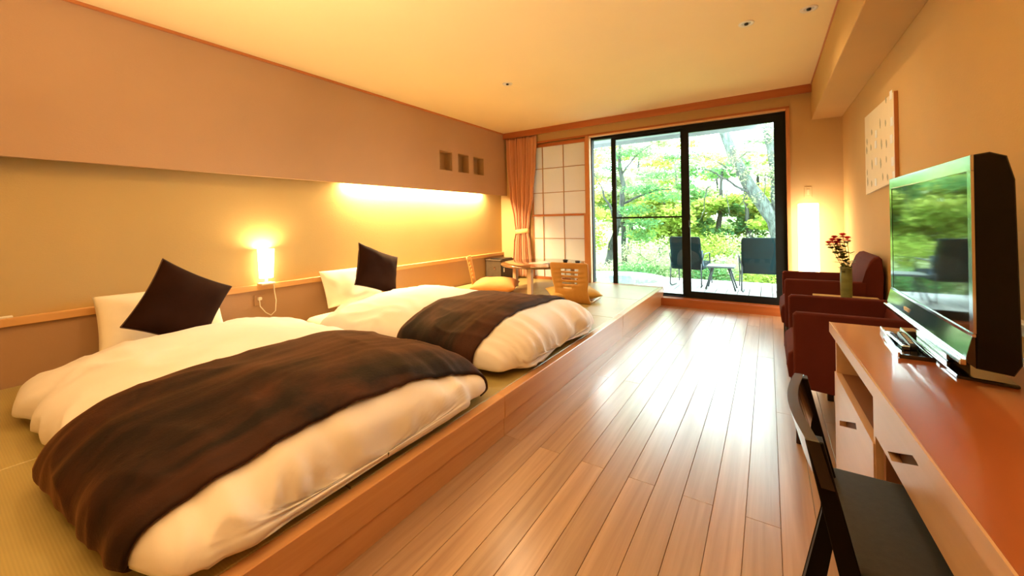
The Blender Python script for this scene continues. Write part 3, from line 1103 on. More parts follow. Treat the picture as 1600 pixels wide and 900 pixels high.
# vase and flowers
vs_ = thing('flower_vase', 'moss green cylindrical vase of pink flowers on the side table', 'vase', (0.427, 3.385, 0.55), world=True)
lathe('vessel', [(0.0, 0.0), (0.028, 0.0), (0.031, 0.02), (0.032, 0.10), (0.031, 0.208), (0.028, 0.210), (0.026, 0.15), (0.0, 0.02)], 'vase', vs_, (0.427, 3.385, 0.55), 28)
rf = random.Random(5)
tips = [(-0.085, 0.358), (-0.055, 0.395), (-0.030, 0.375), (-0.012, 0.412), (0.008, 0.392), (-0.045, 0.360), (-0.070, 0.378)]
for i, (dx, dz) in enumerate(tips):
    dy = rf.uniform(-0.03, 0.03)
    top = Vector((0.427 + dx, 3.385 + dy, 0.55 + dz))
    base = Vector((0.427 + rf.uniform(-0.012, 0.012), 3.385 + rf.uniform(-0.012, 0.012), 0.60))
    midp = base.lerp(top, 0.5) + Vector((0.018, 0, 0.01))
    bm = bmesh.new()
    add_tube(bm, [base, midp, top], 0.0018, 5)
    for k in range(20):
        f = rf.uniform(0.38, 0.95)
        p = base.lerp(midp, f * 2) if f < 0.5 else midp.lerp(top, f * 2 - 1)
        ang = rf.uniform(0, 2 * PI)
        L_ = rf.uniform(0.024, 0.050)
        d = Vector((math.cos(ang), math.sin(ang), rf.uniform(-0.1, 0.7))).normalized()
        s_ = d.cross(Vector((0, 0, 1))).normalized() * L_ * 0.40
        vsn = [bm.verts.new(p), bm.verts.new(p + d * L_ * 0.5 + s_), bm.verts.new(p + d * L_), bm.verts.new(p + d * L_ * 0.5 - s_)]
        bm.faces.new(vsn)
    bm_to('stem', bm, 'stem', vs_)
    bm = bmesh.new()
    for ring, (nr, rr, up) in enumerate(((12, 0.026, -0.5), (12, 0.030, 0.1), (12, 0.028, 0.7), (10, 0.024, 1.6))):
        for k in range(nr):
            ang = 2 * PI * k / nr + ring * 0.3 + rf.uniform(-0.1, 0.1)
            d = Vector((math.cos(ang), math.sin(ang), up)).normalized()
            s_ = Vector((-math.sin(ang), math.cos(ang), 0)) * rr * 0.40
            vsn = [bm.verts.new(top), bm.verts.new(top + d * rr * 0.6 + s_), bm.verts.new(top + d * rr), bm.verts.new(top + d * rr * 0.6 - s_)]
            bm.faces.new(vsn)
    bm_to('flower_head', bm, 'petal', vs_)

# floor lamp in the corner
fl = thing('floor_lamp', 'tall glowing paper floor lamp in the corner behind the far armchair', 'lamp', (0.35, 5.12, 0), world=True)
lathe('lamp_base', [(0.0, 0.0), (0.10, 0.0), (0.10, 0.02), (0.03, 0.03), (0.0, 0.03)], 'redwood_z', fl, (0.35, 5.12, 0), 24)
box('lamp_shade', 0.268, 0.432, 5.04, 5.20, 0.05, 1.225, 'washi', fl, bev=0.006)
tube('lamp_stem', [(0.35, 5.12, 0.03), (0.35, 5.12, 0.06)], 0.012, 'redwood_z', fl)

# switch plate on the window wall
sw = thing('light_switch', 'beige switch plate on the wall above the floor lamp', 'switch', (0.365, YW, 1.36), world=True)
box('cover_plate', 0.332, 0.398, YW - 0.008, YW, 1.30, 1.412, 'wallend', sw, bev=0.002)
box('rocker', 0.350, 0.380, YW - 0.013, YW - 0.006, 1.325, 1.385, 'palewood', sw, bev=0.002)

# wall art
ar = thing('wall_art', 'cream hanging with scattered leaf prints on the right wall', 'wall art', (XR, 3.66, 1.26), world=True)
prism('panel', [(3.235, 1.300), (3.235, 1.835), (4.085, 1.855), (4.085, 1.255)], 'x', XR - 0.016, XR - 0.001, 'canvas', ar, bev=0)
box('edge_strip', XR - 0.019, XR - 0.001, 3.226, 3.235, 1.300, 1.835, 'redwood_z', ar)
ra = random.Random(3)
for i in range(26):
    y = 3.28 + (i % 6) * 0.145 + ra.uniform(-0.03, 0.03)
    z = 1.33 + (i // 6) * 0.118 + ra.uniform(-0.03, 0.03)
    x = XR - 0.0165
    if i % 3 == 0:
        w, h = 0.030, 0.028
        pl = [(y + a * w, z + b * h) for a, b in ((-1, -1), (1, -0.9), (1, 1), (-1, 0.9))]
        prism('square_print', pl, 'x', x - 0.001, x, 'motifwhite', ar)
    else:
        w, h = ra.uniform(0.012, 0.024), ra.uniform(0.022, 0.038)
        pl = [(y + a * w, z + b * h) for a, b in ((0, -1), (0.7, -0.4), (1, 0.2), (0.3, 1), (-0.6, 0.5), (-0.9, -0.3))]
        prism('leaf_print', pl, 'x', x - 0.001, x, 'motifgrey', ar)

# ================================================================ DESK
dk = thing('writing_desk', 'long built-in wooden desk with polished red-brown top by the right wall', 'desk', (0.186, 1.885, 0), rz=0.0287, world=True)
DX, DE = 0.190, 1.885
box('desk_top', DX, XR - 0.085, -0.9, DE, 0.668, 0.700, 'desktop', dk, bev=0.0015)
box('front_edge_strip', DX - 0.004, DX, -0.9, DE, 0.664, 0.7005, 'deskbody', dk)
FX = 0.202
box('end_panel', FX, XR - 0.085, DE - 0.03, DE - 0.012, 0.0, 0.668, 'deskbody', dk)
box('partition', FX, XR - 0.085, 1.322, 1.340, 0.0, 0.668, 'deskbody', dk)
box('partition', FX + 0.012, XR - 0.085, 1.290, 1.308, 0.0, 0.655, 'deskin', dk)
box('back_panel', XR - 0.103, XR - 0.087, -0.9, DE - 0.03, 0.0, 0.668, 'deskin', dk)
box('shelf_board', FX + 0.004, XR - 0.105, 1.340, DE - 0.03, 0.507, 0.521, 'deskin', dk)


HOLE1 = [(1.526, 0.484), (1.512, 0.470), (1.787, 0.358), (1.785, 0.377)]
HOLE2 = [(1.029, 0.645), (1.001, 0.640), (1.170, 0.560), (1.198, 0.567)]


def drawer(y0, y1, z0, z1, hole):
    """front board with a slanted finger slot cut through it"""
    bm = bmesh.new()
    outer = [(y0, z1), (y0, z0), (y1, z0), (y1, z1)]
    rows = []
    for x in (FX - 0.004, FX + 0.014):
        rows.append(([bm.verts.new((x, *p)) for p in outer], [bm.verts.new((x, *p)) for p in hole]))
    for i in range(4):
        j = (i + 1) % 4
        for o_, h_ in rows:
            bm.faces.new((o_[i], o_[j], h_[j], h_[i]))
        bm.faces.new((rows[0][0][i], rows[0][0][j], rows[1][0][j], rows[1][0][i]))
        bm.faces.new((rows[0][1][i], rows[0][1][j], rows[1][1][j], rows[1][1][i]))
    d = bm_to('drawer', bm, 'deskbody', dk)
    hy = [p[0] for p in hole]
    hz = [p[1] for p in hole]
    box('handle_recess', FX + 0.014, FX + 0.022, min(hy) - 0.005, max(hy) + 0.005, min(hz) - 0.005, max(hz) + 0.005, 'slot', d)  # dark backing board, its colour carries the shade inside the slot
    return d


drawer(1.325, DE - 0.014, 0.03, 0.522, HOLE1)
box('plinth', FX + 0.03, XR - 0.105, 1.34, DE - 0.03, 0.0, 0.03, 'deskin', dk)
drawer(0.40, 1.318, 0.552, 0.664, HOLE2)
drawer(-0.88, 0.394, 0.552, 0.664, [(y - 1.3, z) for y, z in HOLE2])
box('drawer_base', FX + 0.014, XR - 0.105, -0.88, 1.288, 0.554, 0.562, 'deskin', dk)
box('end_panel', FX, XR - 0.085, -0.9, -0.882, 0.0, 0.668, 'deskbody', dk)

# cable duct on the wall behind the desk
cd = tag(recenter(box('cable_duct', XR - 0.028, XR, -0.9, 2.0, 0.725, 0.765, 'whiteplastic', bev=0.004), (XR, 0.5, 0.725)), 'white cable duct along the wall behind the desk', 'cable duct')

# ================================================================ TELEVISION
tv = thing('television', 'black flat screen television with silver trim standing on the desk', 'television', (0.43, 1.63, 0.70), world=True)
X0 = 0.380
ya, yb = 1.295, 1.995
prism('housing', [(X0 + 0.004, 0.752), (X0 + 0.004, 1.229), (X0 + 0.030, 1.233), (X0 + 0.055, 1.222), (X0 + 0.066, 1.17), (X0 + 0.072, 0.77), (X0 + 0.060, 0.745)], 'y', ya, yb, 'tvback', tv, bev=0.003, seg=1)
box('top_bezel', X0, X0 + 0.006, ya, yb, 1.193, 1.229, 'silver', tv, bev=0.001)
box('left_bezel', X0, X0 + 0.005, yb - 0.028, yb, 0.83, 1.193, 'gloss', tv)
box('right_bezel', X0, X0 + 0.005, ya, ya + 0.020, 0.83, 1.193, 'silver', tv)
M['screen'] = simple('dark_glass_screen', (0.02, 0.022, 0.022), 0.03, coat=1.0, spec=1.0, var=0.02)


def screen_mat():
    m = bpy.data.materials.new('mirror_like_screen')
    m.use_nodes = True
    nt = m.node_tree
    nt.nodes.clear()
    out = nt.nodes.new('ShaderNodeOutputMaterial')
    g = nt.nodes.new('ShaderNodeBsdfGlossy')
    g.inputs[0].default_value = (0.9, 0.95, 0.92, 1)
    g.inputs['Roughness'].default_value = 0.045
    d = nt.nodes.new('ShaderNodeBsdfDiffuse')
    d.inputs[0].default_value = (0.02, 0.02, 0.02, 1)
    f = nt.nodes.new('ShaderNodeFresnel')
    f.inputs['IOR'].default_value = 2.6
    mx = nt.nodes.new('ShaderNodeMixShader')
    nt.links.new(f.outputs[0], mx.inputs[0])
    nt.links.new(d.outputs[0], mx.inputs[1])
    nt.links.new(g.outputs[0], mx.inputs[2])
    nt.links.new(mx.outputs[0], out.inputs[0])
    return m


M['screen'] = screen_mat()
box('screen', X0 + 0.001, X0 + 0.004, ya + 0.020, yb - 0.028, 0.828, 1.193, 'screen', tv)
box('silver_line', X0 - 0.002, X0 + 0.004, ya, yb, 0.822, 0.829, 'silver', tv)
sk = prism('speaker_bar', [(X0 + 0.004, 0.752), (X0 + 0.004, 0.822), (X0 - 0.002, 0.822), (X0 - 0.012, 0.775), (X0 - 0.012, 0.765)], 'y', ya, yb, 'gloss', tv, bev=0.001, seg=1)
box('lower_lip', X0 - 0.022, X0 - 0.010, ya, yb, 0.757, 0.770, 'silver', tv, bev=0.002)
box('badge', X0 - 0.011, X0 - 0.0075, 1.735, 1.785, 0.786, 0.797, 'whiteplastic', tv)
box('stand_neck', X0 + 0.012, X0 + 0.055, 1.50, 1.76, 0.708, 0.760, 'gloss', tv, bev=0.004)
prism('stand_base', [(X0 - 0.004, 1.38), (X0 + 0.09, 1.36), (X0 + 0.10, 1.88), (X0 - 0.004, 1.87), (X0 - 0.006, 1.63)], 'z', 0.700, 0.709, 'gloss', tv, bev=0.002, seg=1)

# tray with remote controls in front of the television
ty = thing('remote_tray', 'glossy black tray holding remote controls in front of the television', 'tray', (0.36, 1.64, 0.70), world=True)
prism('tray_base', [(0.300, 1.50), (0.372, 1.50), (0.372, 1.82), (0.322, 1.82), (0.298, 1.66)], 'z', 0.700, 0.7045, 'gloss', ty)
beam('tray_rim', (0.300, 1.50, 0.709), (0.320, 1.82, 0.709), 0.006, 0.014, 'silver', ty, ref=(0, 0, 1), bev=0.001)
beam('tray_rim', (0.300, 1.50, 0.707), (0.372, 1.50, 0.707), 0.004, 0.010, 'gloss', ty, ref=(0, 0, 1), bev=0.001)
for i, (x, y, rz, lb, mt) in enumerate(((0.328, 1.66, 0.03, 'silver-edged remote control at the front of the black tray', 'silver'), (0.352, 1.67, -0.05, 'black remote control at the back of the black tray', 'matteblack'))):
    t = thing('remote_control', lb, 'remote', (x, y, 0.7045), rz, 'remote controls on the tray')
    box('body', -0.010, 0.010, -0.085, 0.085, 0.0, 0.014, mt, t, bev=0.003)
    for r in range(6):
        box('button', -0.004, 0.004, -0.06 + r * 0.022, -0.048 + r * 0.022, 0.014, 0.0155, 'grey' if mt != 'silver' else 'matteblack', t)

# ================================================================ DESK CHAIR
ch = thing('desk_chair', 'dark espresso desk chair with curved top rail and charcoal seat pushed to the desk', 'chair', (0.30, 1.05, 0), world=True)


def rail_pts(k=9):
    out = []
    for i in range(k + 1):
        f = i / k
        y = 0.850 + (1.195 - 0.850) * f
        x = 0.058 - 0.020 * math.sin(PI * f)
        out.append((x, y))
    return out


rp = rail_pts(12)
poly = [(x - 0.009, y) for x, y in rp] + [(x + 0.010, y) for x, y in reversed(rp)]
tr_ = prism('top_rail', poly, 'z', 0.632, 0.712, 'espressorail', ch, bev=0.0015, seg=1)
for v in tr_.data.vertices:      # the rail leans with the rear legs
    v.co.x += (0.712 - v.co.z) * 0.26


def leg_poly(name, y0, w):
    pts = [(0.048, 0.71), (0.100, 0.46), (0.098, 0.40), (0.012, -0.0)]
    pts_b = [(0.062, 0.0), (0.128, 0.40), (0.130, 0.46), (0.074, 0.71)]
    prism(name, [(x, z) for x, z in pts] + pts_b, 'y', y0, y0 + w, 'espresso', ch, bev=0.002, seg=1)


leg_poly('rear_leg', 0.852, 0.026)
leg_poly('rear_leg', 1.170, 0.026)
for y in (0.872, 1.172):
    box('front_leg', 0.46, 0.49, y, y + 0.028, 0.0, 0.445, 'espresso', ch, bev=0.002)
box('seat_frame', 0.11, 0.49, 0.875, 1.20, 0.415, 0.448, 'espresso', ch, bev=0.004)
bm = bmesh.new()
add_box(bm, 0.112, 0.495, 0.880, 1.225, 0.448, 0.492, 0.016, 3)
bm_to('seat', bm, 'seatcloth', ch, smooth=True)

# ================================================================ OUTSIDE: DECK, EAVE, TUB, FURNITURE
dkb = struct(box('deck', -5.6, 3.0, 5.43, 7.35, -0.35, 0.02, 'subfloor'))
x = -5.5
i = 0
TUBX, TUBY, TUBR = -2.12, 6.38, 0.80
while x < 2.9:
    segs = [(5.45, 7.35)]
    if abs(x + 0.0675 - TUBX) < TUBR - 0.06:
        hh = math.sqrt((TUBR - 0.06) ** 2 - (x + 0.0675 - TUBX) ** 2)
        segs = [(5.45, max(5.46, TUBY - hh)), (TUBY + hh, 7.35)]
    for (p, q) in segs:
        if q - p > 0.05:
            box('deck_board', x + 0.005, x + 0.130, p, q, 0.02, 0.05, 'deck', dkb, bev=0.003)
    x += 0.135
tb_ = thing('hot_tub', 'round white bath sunk in the wooden deck outside the glass door', 'bathtub', (TUBX, TUBY, 0.05), world=True)
lathe('rim', [(TUBR - 0.08, 0.06), (TUBR - 0.075, 0.125), (TUBR - 0.05, 0.14), (TUBR, 0.135), (TUBR + 0.025, 0.11), (TUBR + 0.02, 0.05)], 'tub', tb_, (TUBX, TUBY, 0), 64)
lathe('water', [(0.0, 0.105), (TUBR * 0.5, 0.105), (TUBR - 0.078, 0.105)], 'water', tb_, (TUBX, TUBY, 0), 48)

ev = struct(box('eave', -6, -0.06, 5.44, 7.02, 2.52, 2.56, 'eave'))
for i, (p, q) in enumerate(((5.44, 5.83), (5.835, 6.23), (6.235, 6.62), (6.625, 7.0))):
    box('eave_board', -5.9, -0.10, p, q, 2.49, 2.52, 'eave', ev, bev=0.002)
box('fascia', -6, -0.06, 7.0, 7.03, 2.425, 2.60, 'eave', ev)
box('gutter', -6, -0.02, 7.03, 7.12, 2.44, 2.50, 'eave', ev, bev=0.01)


def outdoor_chair(loc, rz, label):
    """back toward -y (camera), faces +y; width along x"""
    t = thing('outdoor_chair', label, 'chair', loc, rz, 'teal grey lounge chairs on the deck')
    W = 0.225

    def fn(u, v):
        a = (v * 2 - 1)
        z = 0.26 + 0.50 * u
        y = 0.03 - 0.13 * u + 0.02 * a * a
        w = W * (1 - 0.03 * u)
        if u > 0.93:
            w *= 1 - 0.06 * ((u - 0.93) / 0.07) ** 2
        return (a * w, y, z)
    o = grid_mesh('backrest', fn, 16, 10, 'outchair', t)
    md = o.modifiers.new('thickness', 'SOLIDIFY')
    md.thickness = 0.03
    md.offset = 0

    def fs(u, v):
        a = (v * 2 - 1)
        return (a * W, 0.03 + 0.44 * u, 0.30 + 0.06 * u - 0.03 * math.sin(PI * u))
    o = grid_mesh('seat', fs, 10, 8, 'outchair', t)
    md = o.modifiers.new('thickness', 'SOLIDIFY')
    md.thickness = 0.03
    for s in (-1, 1):
        xx = s * (W - 0.01)
        tube('leg', [(xx, -0.03, 0.36), (xx * 1.03, -0.055, 0.18), (xx * 1.05, -0.06, 0.03), (xx * 0.98, -0.03, 0.008), (xx * 0.92, 0.05, 0.008), (xx * 0.9, 0.14, 0.010)], 0.010, 'outmetal', t, n=8)
        tube('leg', [(xx * 0.9, 0.36, 0.34), (xx * 1.12, 0.46, 0.18), (xx * 1.15, 0.50, 0.008)], 0.010, 'outmetal', t, n=8)
        tube('arm', [(xx, -0.02, 0.34), (xx * 1.16, 0.0, 0.50), (xx * 1.16, 0.36, 0.50), (xx * 1.12, 0.44, 0.20)], 0.009, 'outmetal', t, n=8)
    return t


oc1 = outdoor_chair((-1.06, 6.52, 0.05), -0.10, 'dark teal lounge chair on the deck left of the small outdoor table')
oc2 = copy_tree(oc1)
oc2.location = (-0.10, 6.38, 0.05)
oc2.rotation_euler = (0, 0, 0.06)
oc2['label'] = 'dark teal lounge chair on the deck right of the small outdoor table'
pm = plane_matrix((-0.985, 6.66, 0.47), (1, -0.1, 0), (0, -0.2, 1))
ocu = cushion_thing('outdoor_cushion', 'blue grey cushion on the left deck chair', 'cushion', pm, 0.30, 0.26, 0.10, 'bluegrey')
ot = thing('outdoor_table', 'small slate table between the two deck chairs', 'table', (-0.585, 6.46, 0.05), world=True)
box('table_top', -0.765, -0.405, 6.30, 6.64, 0.375, 0.40, 'outtop', ot, bev=0.006)
for (sx, sy) in ((-1, -1), (1, -1), (-1, 1), (1, 1)):
    tube('leg', [(-0.585 + sx * 0.10, 6.47 + sy * 0.09, 0.38), (-0.585 + sx * 0.19, 6.47 + sy * 0.15, 0.058)], 0.012, 'outmetal', ot)

# ================================================================ GARDEN
gr = struct(grid_mesh('ground', lambda u, v: (-26 + 40 * v, 7.35 + 34 * u, -0.42 + 1.9 * max(0, u - 0.12) ** 1.2 + 0.12 * noise.noise(Vector((u * 16, v * 18, 0)))), 40, 44, 'earth'))


def leaf_cloud(name, clusters, n, size, mat, parent, seed, flat=0.5):
    """clusters: (x,y,z,rx,ry,rz); n leaves; one joined part"""
    r = np.random.RandomState(seed)
    C_ = np.array(clusters, float)
    vol = (C_[:, 3] * C_[:, 4] * C_[:, 5]) ** (1 / 1.6)
    pick = r.choice(len(C_), n, p=vol / vol.sum())
    d = r.normal(size=(n, 3))
    d /= np.linalg.norm(d, axis=1)[:, None]
    rad = r.rand(n) ** 0.45
    c = C_[pick, :3] + d * rad[:, None] * C_[pick, 3:6]
    c += r.normal(size=(n, 3)) * 0.03
    nrm = r.normal(size=(n, 3))
    nrm[:, 2] = np.abs(nrm[:, 2]) + flat
    nrm /= np.linalg.norm(nrm, axis=1)[:, None]
    a = r.normal(size=(n, 3))
    a -= nrm * (a * nrm).sum(1)[:, None]
    a /= np.linalg.norm(a, axis=1)[:, None]
    b = np.cross(nrm, a)
    s = size * (0.6 + 0.8 * r.rand(n))[:, None]
    v = np.stack([c - a * s * 0.6, c + b * s * 0.35, c + a * s * 0.6, c - b * s * 0.35], 1).reshape(-1, 3)
    me = bpy.data.meshes.new(name)
    me.vertices.add(4 * n)
    me.vertices.foreach_set('co', v.astype(np.float32).ravel())
    me.loops.add(4 * n)
    me.loops.foreach_set('vertex_index', np.arange(4 * n, dtype=np.int32))
    me.polygons.add(n)
    me.polygons.foreach_set('loop_start', np.arange(0, 4 * n, 4, dtype=np.int32))
    me.polygons.foreach_set('loop_total', np.full(n, 4, dtype=np.int32))
    me.update(calc_edges=True)
    o = link(name, me, mat, parent)
    o['kind'] = 'stuff'
    return o


def limb(bm, pts, r0, r1, n=8, wob=0.03, seed=0):
    rr = random.Random(seed)
    P_ = [Vector(p) for p in pts]
    out = []
    for i in range(len(P_) - 1):
        for k in range(3):
            q = P_[i].lerp(P_[i + 1], k / 3)
            if not (i == 0 and k == 0):
                q += Vector((rr.uniform(-wob, wob), rr.uniform(-wob, wob), 0))
            out.append(q)
    out.append(P_[-1])
    m = len(out) - 1
    add_tube(bm, out, [r0 + (r1 - r0) * i / m for i in range(m + 1)], n)


# young maple on the left
mp_ = thing('maple_tree', 'slender maple with curved grey trunk seen through the left glass panel', 'tree', (-3.40, 9.0, -0.4), world=True)
bm = bmesh.new()
limb(bm, [(-3.40, 9.0, -0.4), (-3.19, 9.0, 0.0), (-3.00, 9.02, 0.75), (-2.83, 9.0, 1.40), (-2.78, 9.0, 1.85), (-2.86, 9.02, 2.5), (-2.8, 9.1, 3.3)], 0.10, 0.03, wob=0.02, seed=1)
bm_to('trunk', bm, 'bark', mp_, smooth=True)
for i, (pts, r0) in enumerate((([(-3.0, 9.0, 1.05), (-3.14, 9.0, 1.45), (-3.35, 8.95, 1.95), (-3.5, 8.9, 2.3)], 0.04),
                               ([(-2.80, 9.0, 1.45), (-2.45, 8.95, 1.58), (-2.0, 8.9, 1.72), (-1.7, 8.85, 1.7)], 0.03),
                               ([(-2.82, 9.0, 2.1), (-2.5, 9.0, 2.5), (-2.1, 9.0, 2.75)], 0.025),
                               ([(-2.95, 9.0, 0.9), (-2.6, 8.9, 1.0), (-2.3, 8.9, 0.95)], 0.02))):
    bm = bmesh.new()
    limb(bm, pts, r0, 0.008, n=6, seed=i + 5)
    bm_to('branch', bm, 'bark', mp_, smooth=True)
leaf_cloud('foliage', [(-2.2, 8.8, 1.75, 0.55, 0.5, 0.10), (-1.75, 8.7, 1.55, 0.5, 0.5, 0.10), (-2.5, 8.8, 1.30, 0.45, 0.4, 0.12), (-2.0, 8.9, 2.05, 0.5, 0.5, 0.08),
                       (-2.6, 9.1, 2.6, 0.6, 0.5, 0.12), (-3.0, 9.0, 2.3, 0.35, 0.4, 0.10), (-2.35, 8.8, 0.75, 0.35, 0.3, 0.18), (-2.3, 8.8, 1.0, 0.45, 0.4, 0.10), (-1.6, 8.9, 2.4, 0.5, 0.4, 0.08), (-2.9, 9.2, 3.1, 0.8, 0.6, 0.15)], 6500, 0.055, 'leafmid', mp_, 11, 1.5)
leaf_cloud('yellow_green_foliage', [(-3.5, 8.9, 1.9, 0.40, 0.4, 0.18), (-3.4, 8.8, 0.65, 0.35, 0.4, 0.35), (-3.6, 8.9, 1.3, 0.5, 0.4, 0.12), (-3.9, 9.0, 2.4, 0.6, 0.5, 0.2)], 3200, 0.055, 'leafbright', mp_, 12, 1.0)  # left clusters use the brighter yellow green leaf colour

# large leaning tree on the right
bt = thing('leaning_tree', 'large mossy tree with a leaning forked trunk seen through the right glass panel', 'tree', (0.22, 8.6, -0.4), world=True)
bm = bmesh.new()
limb(bm, [(0.24, 8.6, -0.4), (0.22, 8.6, 0.45), (0.10, 8.6, 1.02), (-0.14, 8.6, 1.42), (-0.34, 8.6, 1.80), (-0.50, 8.62, 2.18), (-0.70, 8.65, 2.76), (-0.85, 8.7, 3.5)], 0.15, 0.075, n=10, wob=0.012, seed=2)
bm_to('trunk', bm, 'mossbark', bt, smooth=True)
bm = bmesh.new()
limb(bm, [(0.16, 8.62, 0.95), (0.165, 8.6, 1.25), (0.14, 8.6, 1.77), (0.08, 8.6, 2.35), (-0.02, 8.6, 2.83), (-0.10, 8.6, 3.6)], 0.11, 0.075, n=10, wob=0.012, seed=3)
bm_to('trunk', bm, 'mossbark', bt, smooth=True)
brs = [([(-0.20, 8.58, 1.50), (-0.42, 8.5, 1.62), (-0.62, 8.5, 1.80), (-0.93, 8.45, 2.0), (-1.25, 8.4, 2.08)], 0.035),
       ([(-0.40, 8.6, 1.95), (-0.62, 8.55, 2.02), (-0.85, 8.5, 2.2), (-1.1, 8.5, 2.32)], 0.022),
       ([(-0.42, 8.5, 1.62), (-0.36, 8.45, 1.40), (-0.30, 8.45, 1.1)], 0.012),
       ([(-0.62, 8.5, 1.80), (-0.64, 8.45, 1.50), (-0.60, 8.4, 1.15)], 0.010),
       ([(-0.75, 8.5, 1.9), (-0.98, 8.4, 1.65), (-1.02, 8.4, 1.35), (-1.1, 8.4, 1.05)], 0.014),
       ([(0.15, 8.6, 1.75), (-0.02, 8.5, 1.85), (-0.06, 8.5, 1.6), (-0.02, 8.5, 1.2)], 0.014),
       ([(-0.5, 8.6, 2.15), (-0.3, 8.55, 2.3), (-0.15, 8.5, 2.28)], 0.014),
       ([(-0.35, 8.5, 1.66), (-0.28, 8.5, 1.58), (-0.45, 8.5, 1.3)], 0.01)]
for i, (pts, r0) in enumerate(brs):
    bm = bmesh.new()
    limb(bm, pts, r0, 0.005, n=6, seed=i + 25, wob=0.02)
    bm_to('branch', bm, 'bark', bt, smooth=True)
leaf_cloud('foliage', [(-0.1, 8.5, 1.95, 0.22, 0.3, 0.12), (-0.15, 8.5, 2.15, 0.2, 0.3, 0.07), (0.1, 8.4, 2.6, 0.25, 0.3, 0.2), (-1.1, 8.5, 2.75, 0.30, 0.4, 0.12), (-0.55, 8.45, 1.98, 0.12, 0.2, 0.06), (-1.0, 8.5, 2.15, 0.25, 0.3, 0.05), (-0.6, 8.9, 3.4, 1.2, 0.8, 0.35)], 3000, 0.05, 'leafpale', bt, 21, 1.0)
leaf_cloud('moss', [(-0.14, 8.52, 1.45, 0.12, 0.06, 0.10), (-0.36, 8.52, 1.85, 0.10, 0.06, 0.18), (-0.52, 8.54, 2.25, 0.10, 0.06, 0.22), (0.10, 8.5, 1.8, 0.08, 0.05, 0.5)], 700, 0.035, 'leafpale', bt, 22, 0.5)

# trees and shrubs behind
rt = random.Random(17)


def back_tree(x, y, h, cr, kind, label, nl, trunk_r=0.10):
    t = thing('garden_tree', label, 'tree', (x, y, -0.3), group='trees behind the garden')
    bm = bmesh.new()
    lean = rt.uniform(-0.5, 0.5)
    limb(bm, [(0, 0, -0.1), (lean * 0.3, 0, h * 0.3), (lean * 0.7, 0.1, h * 0.6), (lean, 0, h * 0.95)], trunk_r, 0.03, n=7, seed=int(x * 10 + 500))
    bm_to('trunk', bm, 'bark', t, smooth=True)
    cl = []
    for k in range(20):
        a = rt.uniform(0, 2 * PI)
        rr = cr * math.sqrt(rt.random())
        cl.append((lean * 0.6 + rr * math.cos(a), rr * math.sin(a) * 0.6, h * rt.uniform(0.18, 1.0), cr * rt.uniform(0.25, 0.5), cr * 0.4, rt.uniform(0.12, 0.32)))
    leaf_cloud('foliage', cl, nl, 0.115 if y < 17 else 0.15, kind, t, int(abs(x) * 100 + y * 7), 0.8)


spots = [(-5.3, 11.5, 3.2, 1.3, 'leafbright'), (-3.9, 12.6, 3.4, 1.3, 'leafpale'), (-2.6, 11.6, 2.1, 1.0, 'leafbright'), (-1.3, 12.4, 2.9, 1.2, 'leafmid'), (-0.3, 11.8, 2.2, 1.1, 'leafbright'),
         (0.9, 12.4, 3.3, 1.3, 'leafbright'), (-6.8, 14.5, 4.6, 1.9, 'leafmid'), (-4.6, 15.5, 4.4, 1.9, 'leafpale'), (-2.4, 15.0, 3.5, 1.8, 'leafbright'), (-0.4, 15.8, 3.6, 1.8, 'leafpale'), (1.8, 15.0, 5.0, 1.9, 'leafbright'),
         (-8.5, 19, 6.0, 2.6, 'leafpale'), (-5.0, 20, 5.6, 2.6, 'leafbright'), (-1.8, 20, 4.4, 2.6, 'leafpale'), (1.6, 20, 5.4, 2.6, 'leafmid')]
words = {'leafbright': 'yellow green', 'leafpale': 'pale green', 'leafmid': 'deep green'}
for i, (x, y, h, cr, k) in enumerate(spots):
    place = 'nearest row' if y < 13 else ('middle row' if y < 17 else 'farthest row')
    row = [s for s in spots if (s[1] < 13) == (y < 13) and (s[1] < 17) == (y < 17)]
    row.sort()
    pos = row.index((x, y, h, cr, k))
    ordn = ['leftmost', 'second from left', 'third from left', 'fourth from left', 'fifth from left', 'sixth from left'][pos]
    back_tree(x, y, h, cr, k, f'{words[k]} garden tree, {ordn} in the {place} beyond the deck', 5500 if y < 13 else 7000)

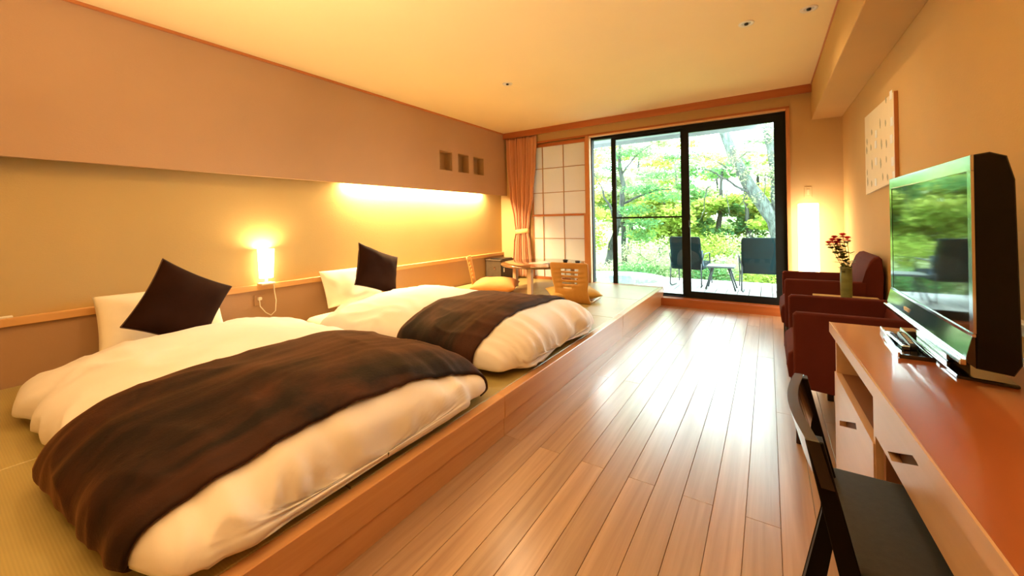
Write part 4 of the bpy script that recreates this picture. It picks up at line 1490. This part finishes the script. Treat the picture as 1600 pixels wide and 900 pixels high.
for i, (x, y, w, h, k, lb) in enumerate((
        (-4.2, 8.2, 0.9, 0.35, 'leafbright', 'low bright bush at the left end of the deck edge'),
        (-3.0, 8.4, 0.7, 0.30, 'leafpale', 'low pale bush beyond the hot tub'),
        (-2.2, 8.1, 0.6, 0.32, 'leafmid', 'low green bush behind the hot tub rim, right of the maple'),
        (-1.55, 8.3, 0.55, 0.42, 'leafpale', 'pale bush left of the left deck chair'),
        (-1.0, 8.2, 0.5, 0.36, 'leafmid', 'green bush behind the left deck chair'),
        (-0.55, 8.4, 0.55, 0.42, 'leafpale', 'pale bush behind the small outdoor table'),
        (-0.05, 8.0, 0.5, 0.32, 'leafbright', 'bright bush behind the right deck chair'),
        (0.5, 8.2, 0.6, 0.40, 'leafmid', 'green bush beside the foot of the leaning tree'),
        (-2.4, 9.9, 0.9, 0.55, 'leafpale', 'pale shrub behind the maple trunk'),
        (-1.2, 9.8, 0.8, 0.60, 'leafbright', 'yellow green shrub in the middle of the garden'),
        (-0.3, 9.9, 0.8, 0.60, 'leafpale', 'pale shrub between the forks of the leaning tree'))):
    t = thing('garden_bush', lb, 'bush', (x, y, -0.42), group='bushes beyond the deck')
    bm = bmesh.new()
    for q in range(5):
        limb(bm, [(0.03 * q, 0, 0.0), (rt.uniform(-w, w) * 0.4, rt.uniform(-0.2, 0.2), h * 0.7), (rt.uniform(-w, w) * 0.7, rt.uniform(-0.2, 0.2), h * 1.4)], 0.012, 0.004, n=5, seed=q + i * 7)
    bm_to('stems', bm, 'bark', t)
    leaf_cloud('foliage', [(0, 0, h, w, 0.45, h), (w * 0.4, 0.1, h * 1.4, w * 0.5, 0.35, h * 0.6), (-w * 0.4, 0.1, h * 1.3, w * 0.5, 0.35, h * 0.6)], 2200, 0.045, k, t, 300 + i, 0.6)

for i, (x, y, r, lb) in enumerate(((-2.55, 8.0, 0.16, 'pale rounded garden stone behind the hot tub, left one'), (-2.2, 7.9, 0.13, 'pale rounded garden stone behind the hot tub, middle one'), (-1.9, 7.95, 0.15, 'pale rounded garden stone behind the hot tub, right one'), (-0.85, 9.1, 0.26, 'large pale stone in the garden behind the left deck chair'))):
    bm = bmesh.new()
    bmesh.ops.create_icosphere(bm, subdivisions=3, radius=r)
    for v in bm.verts:
        v.co *= 1 + 0.25 * noise.noise(v.co * 6 + Vector((i, 0, 0)))
        v.co.z *= 0.75
    o = bm_to('garden_stone', bm, 'stone', smooth=True)
    o.location = (x, y, -0.30 + r * 0.9)
    tag(o, lb, 'stone', 'stones beyond the deck')
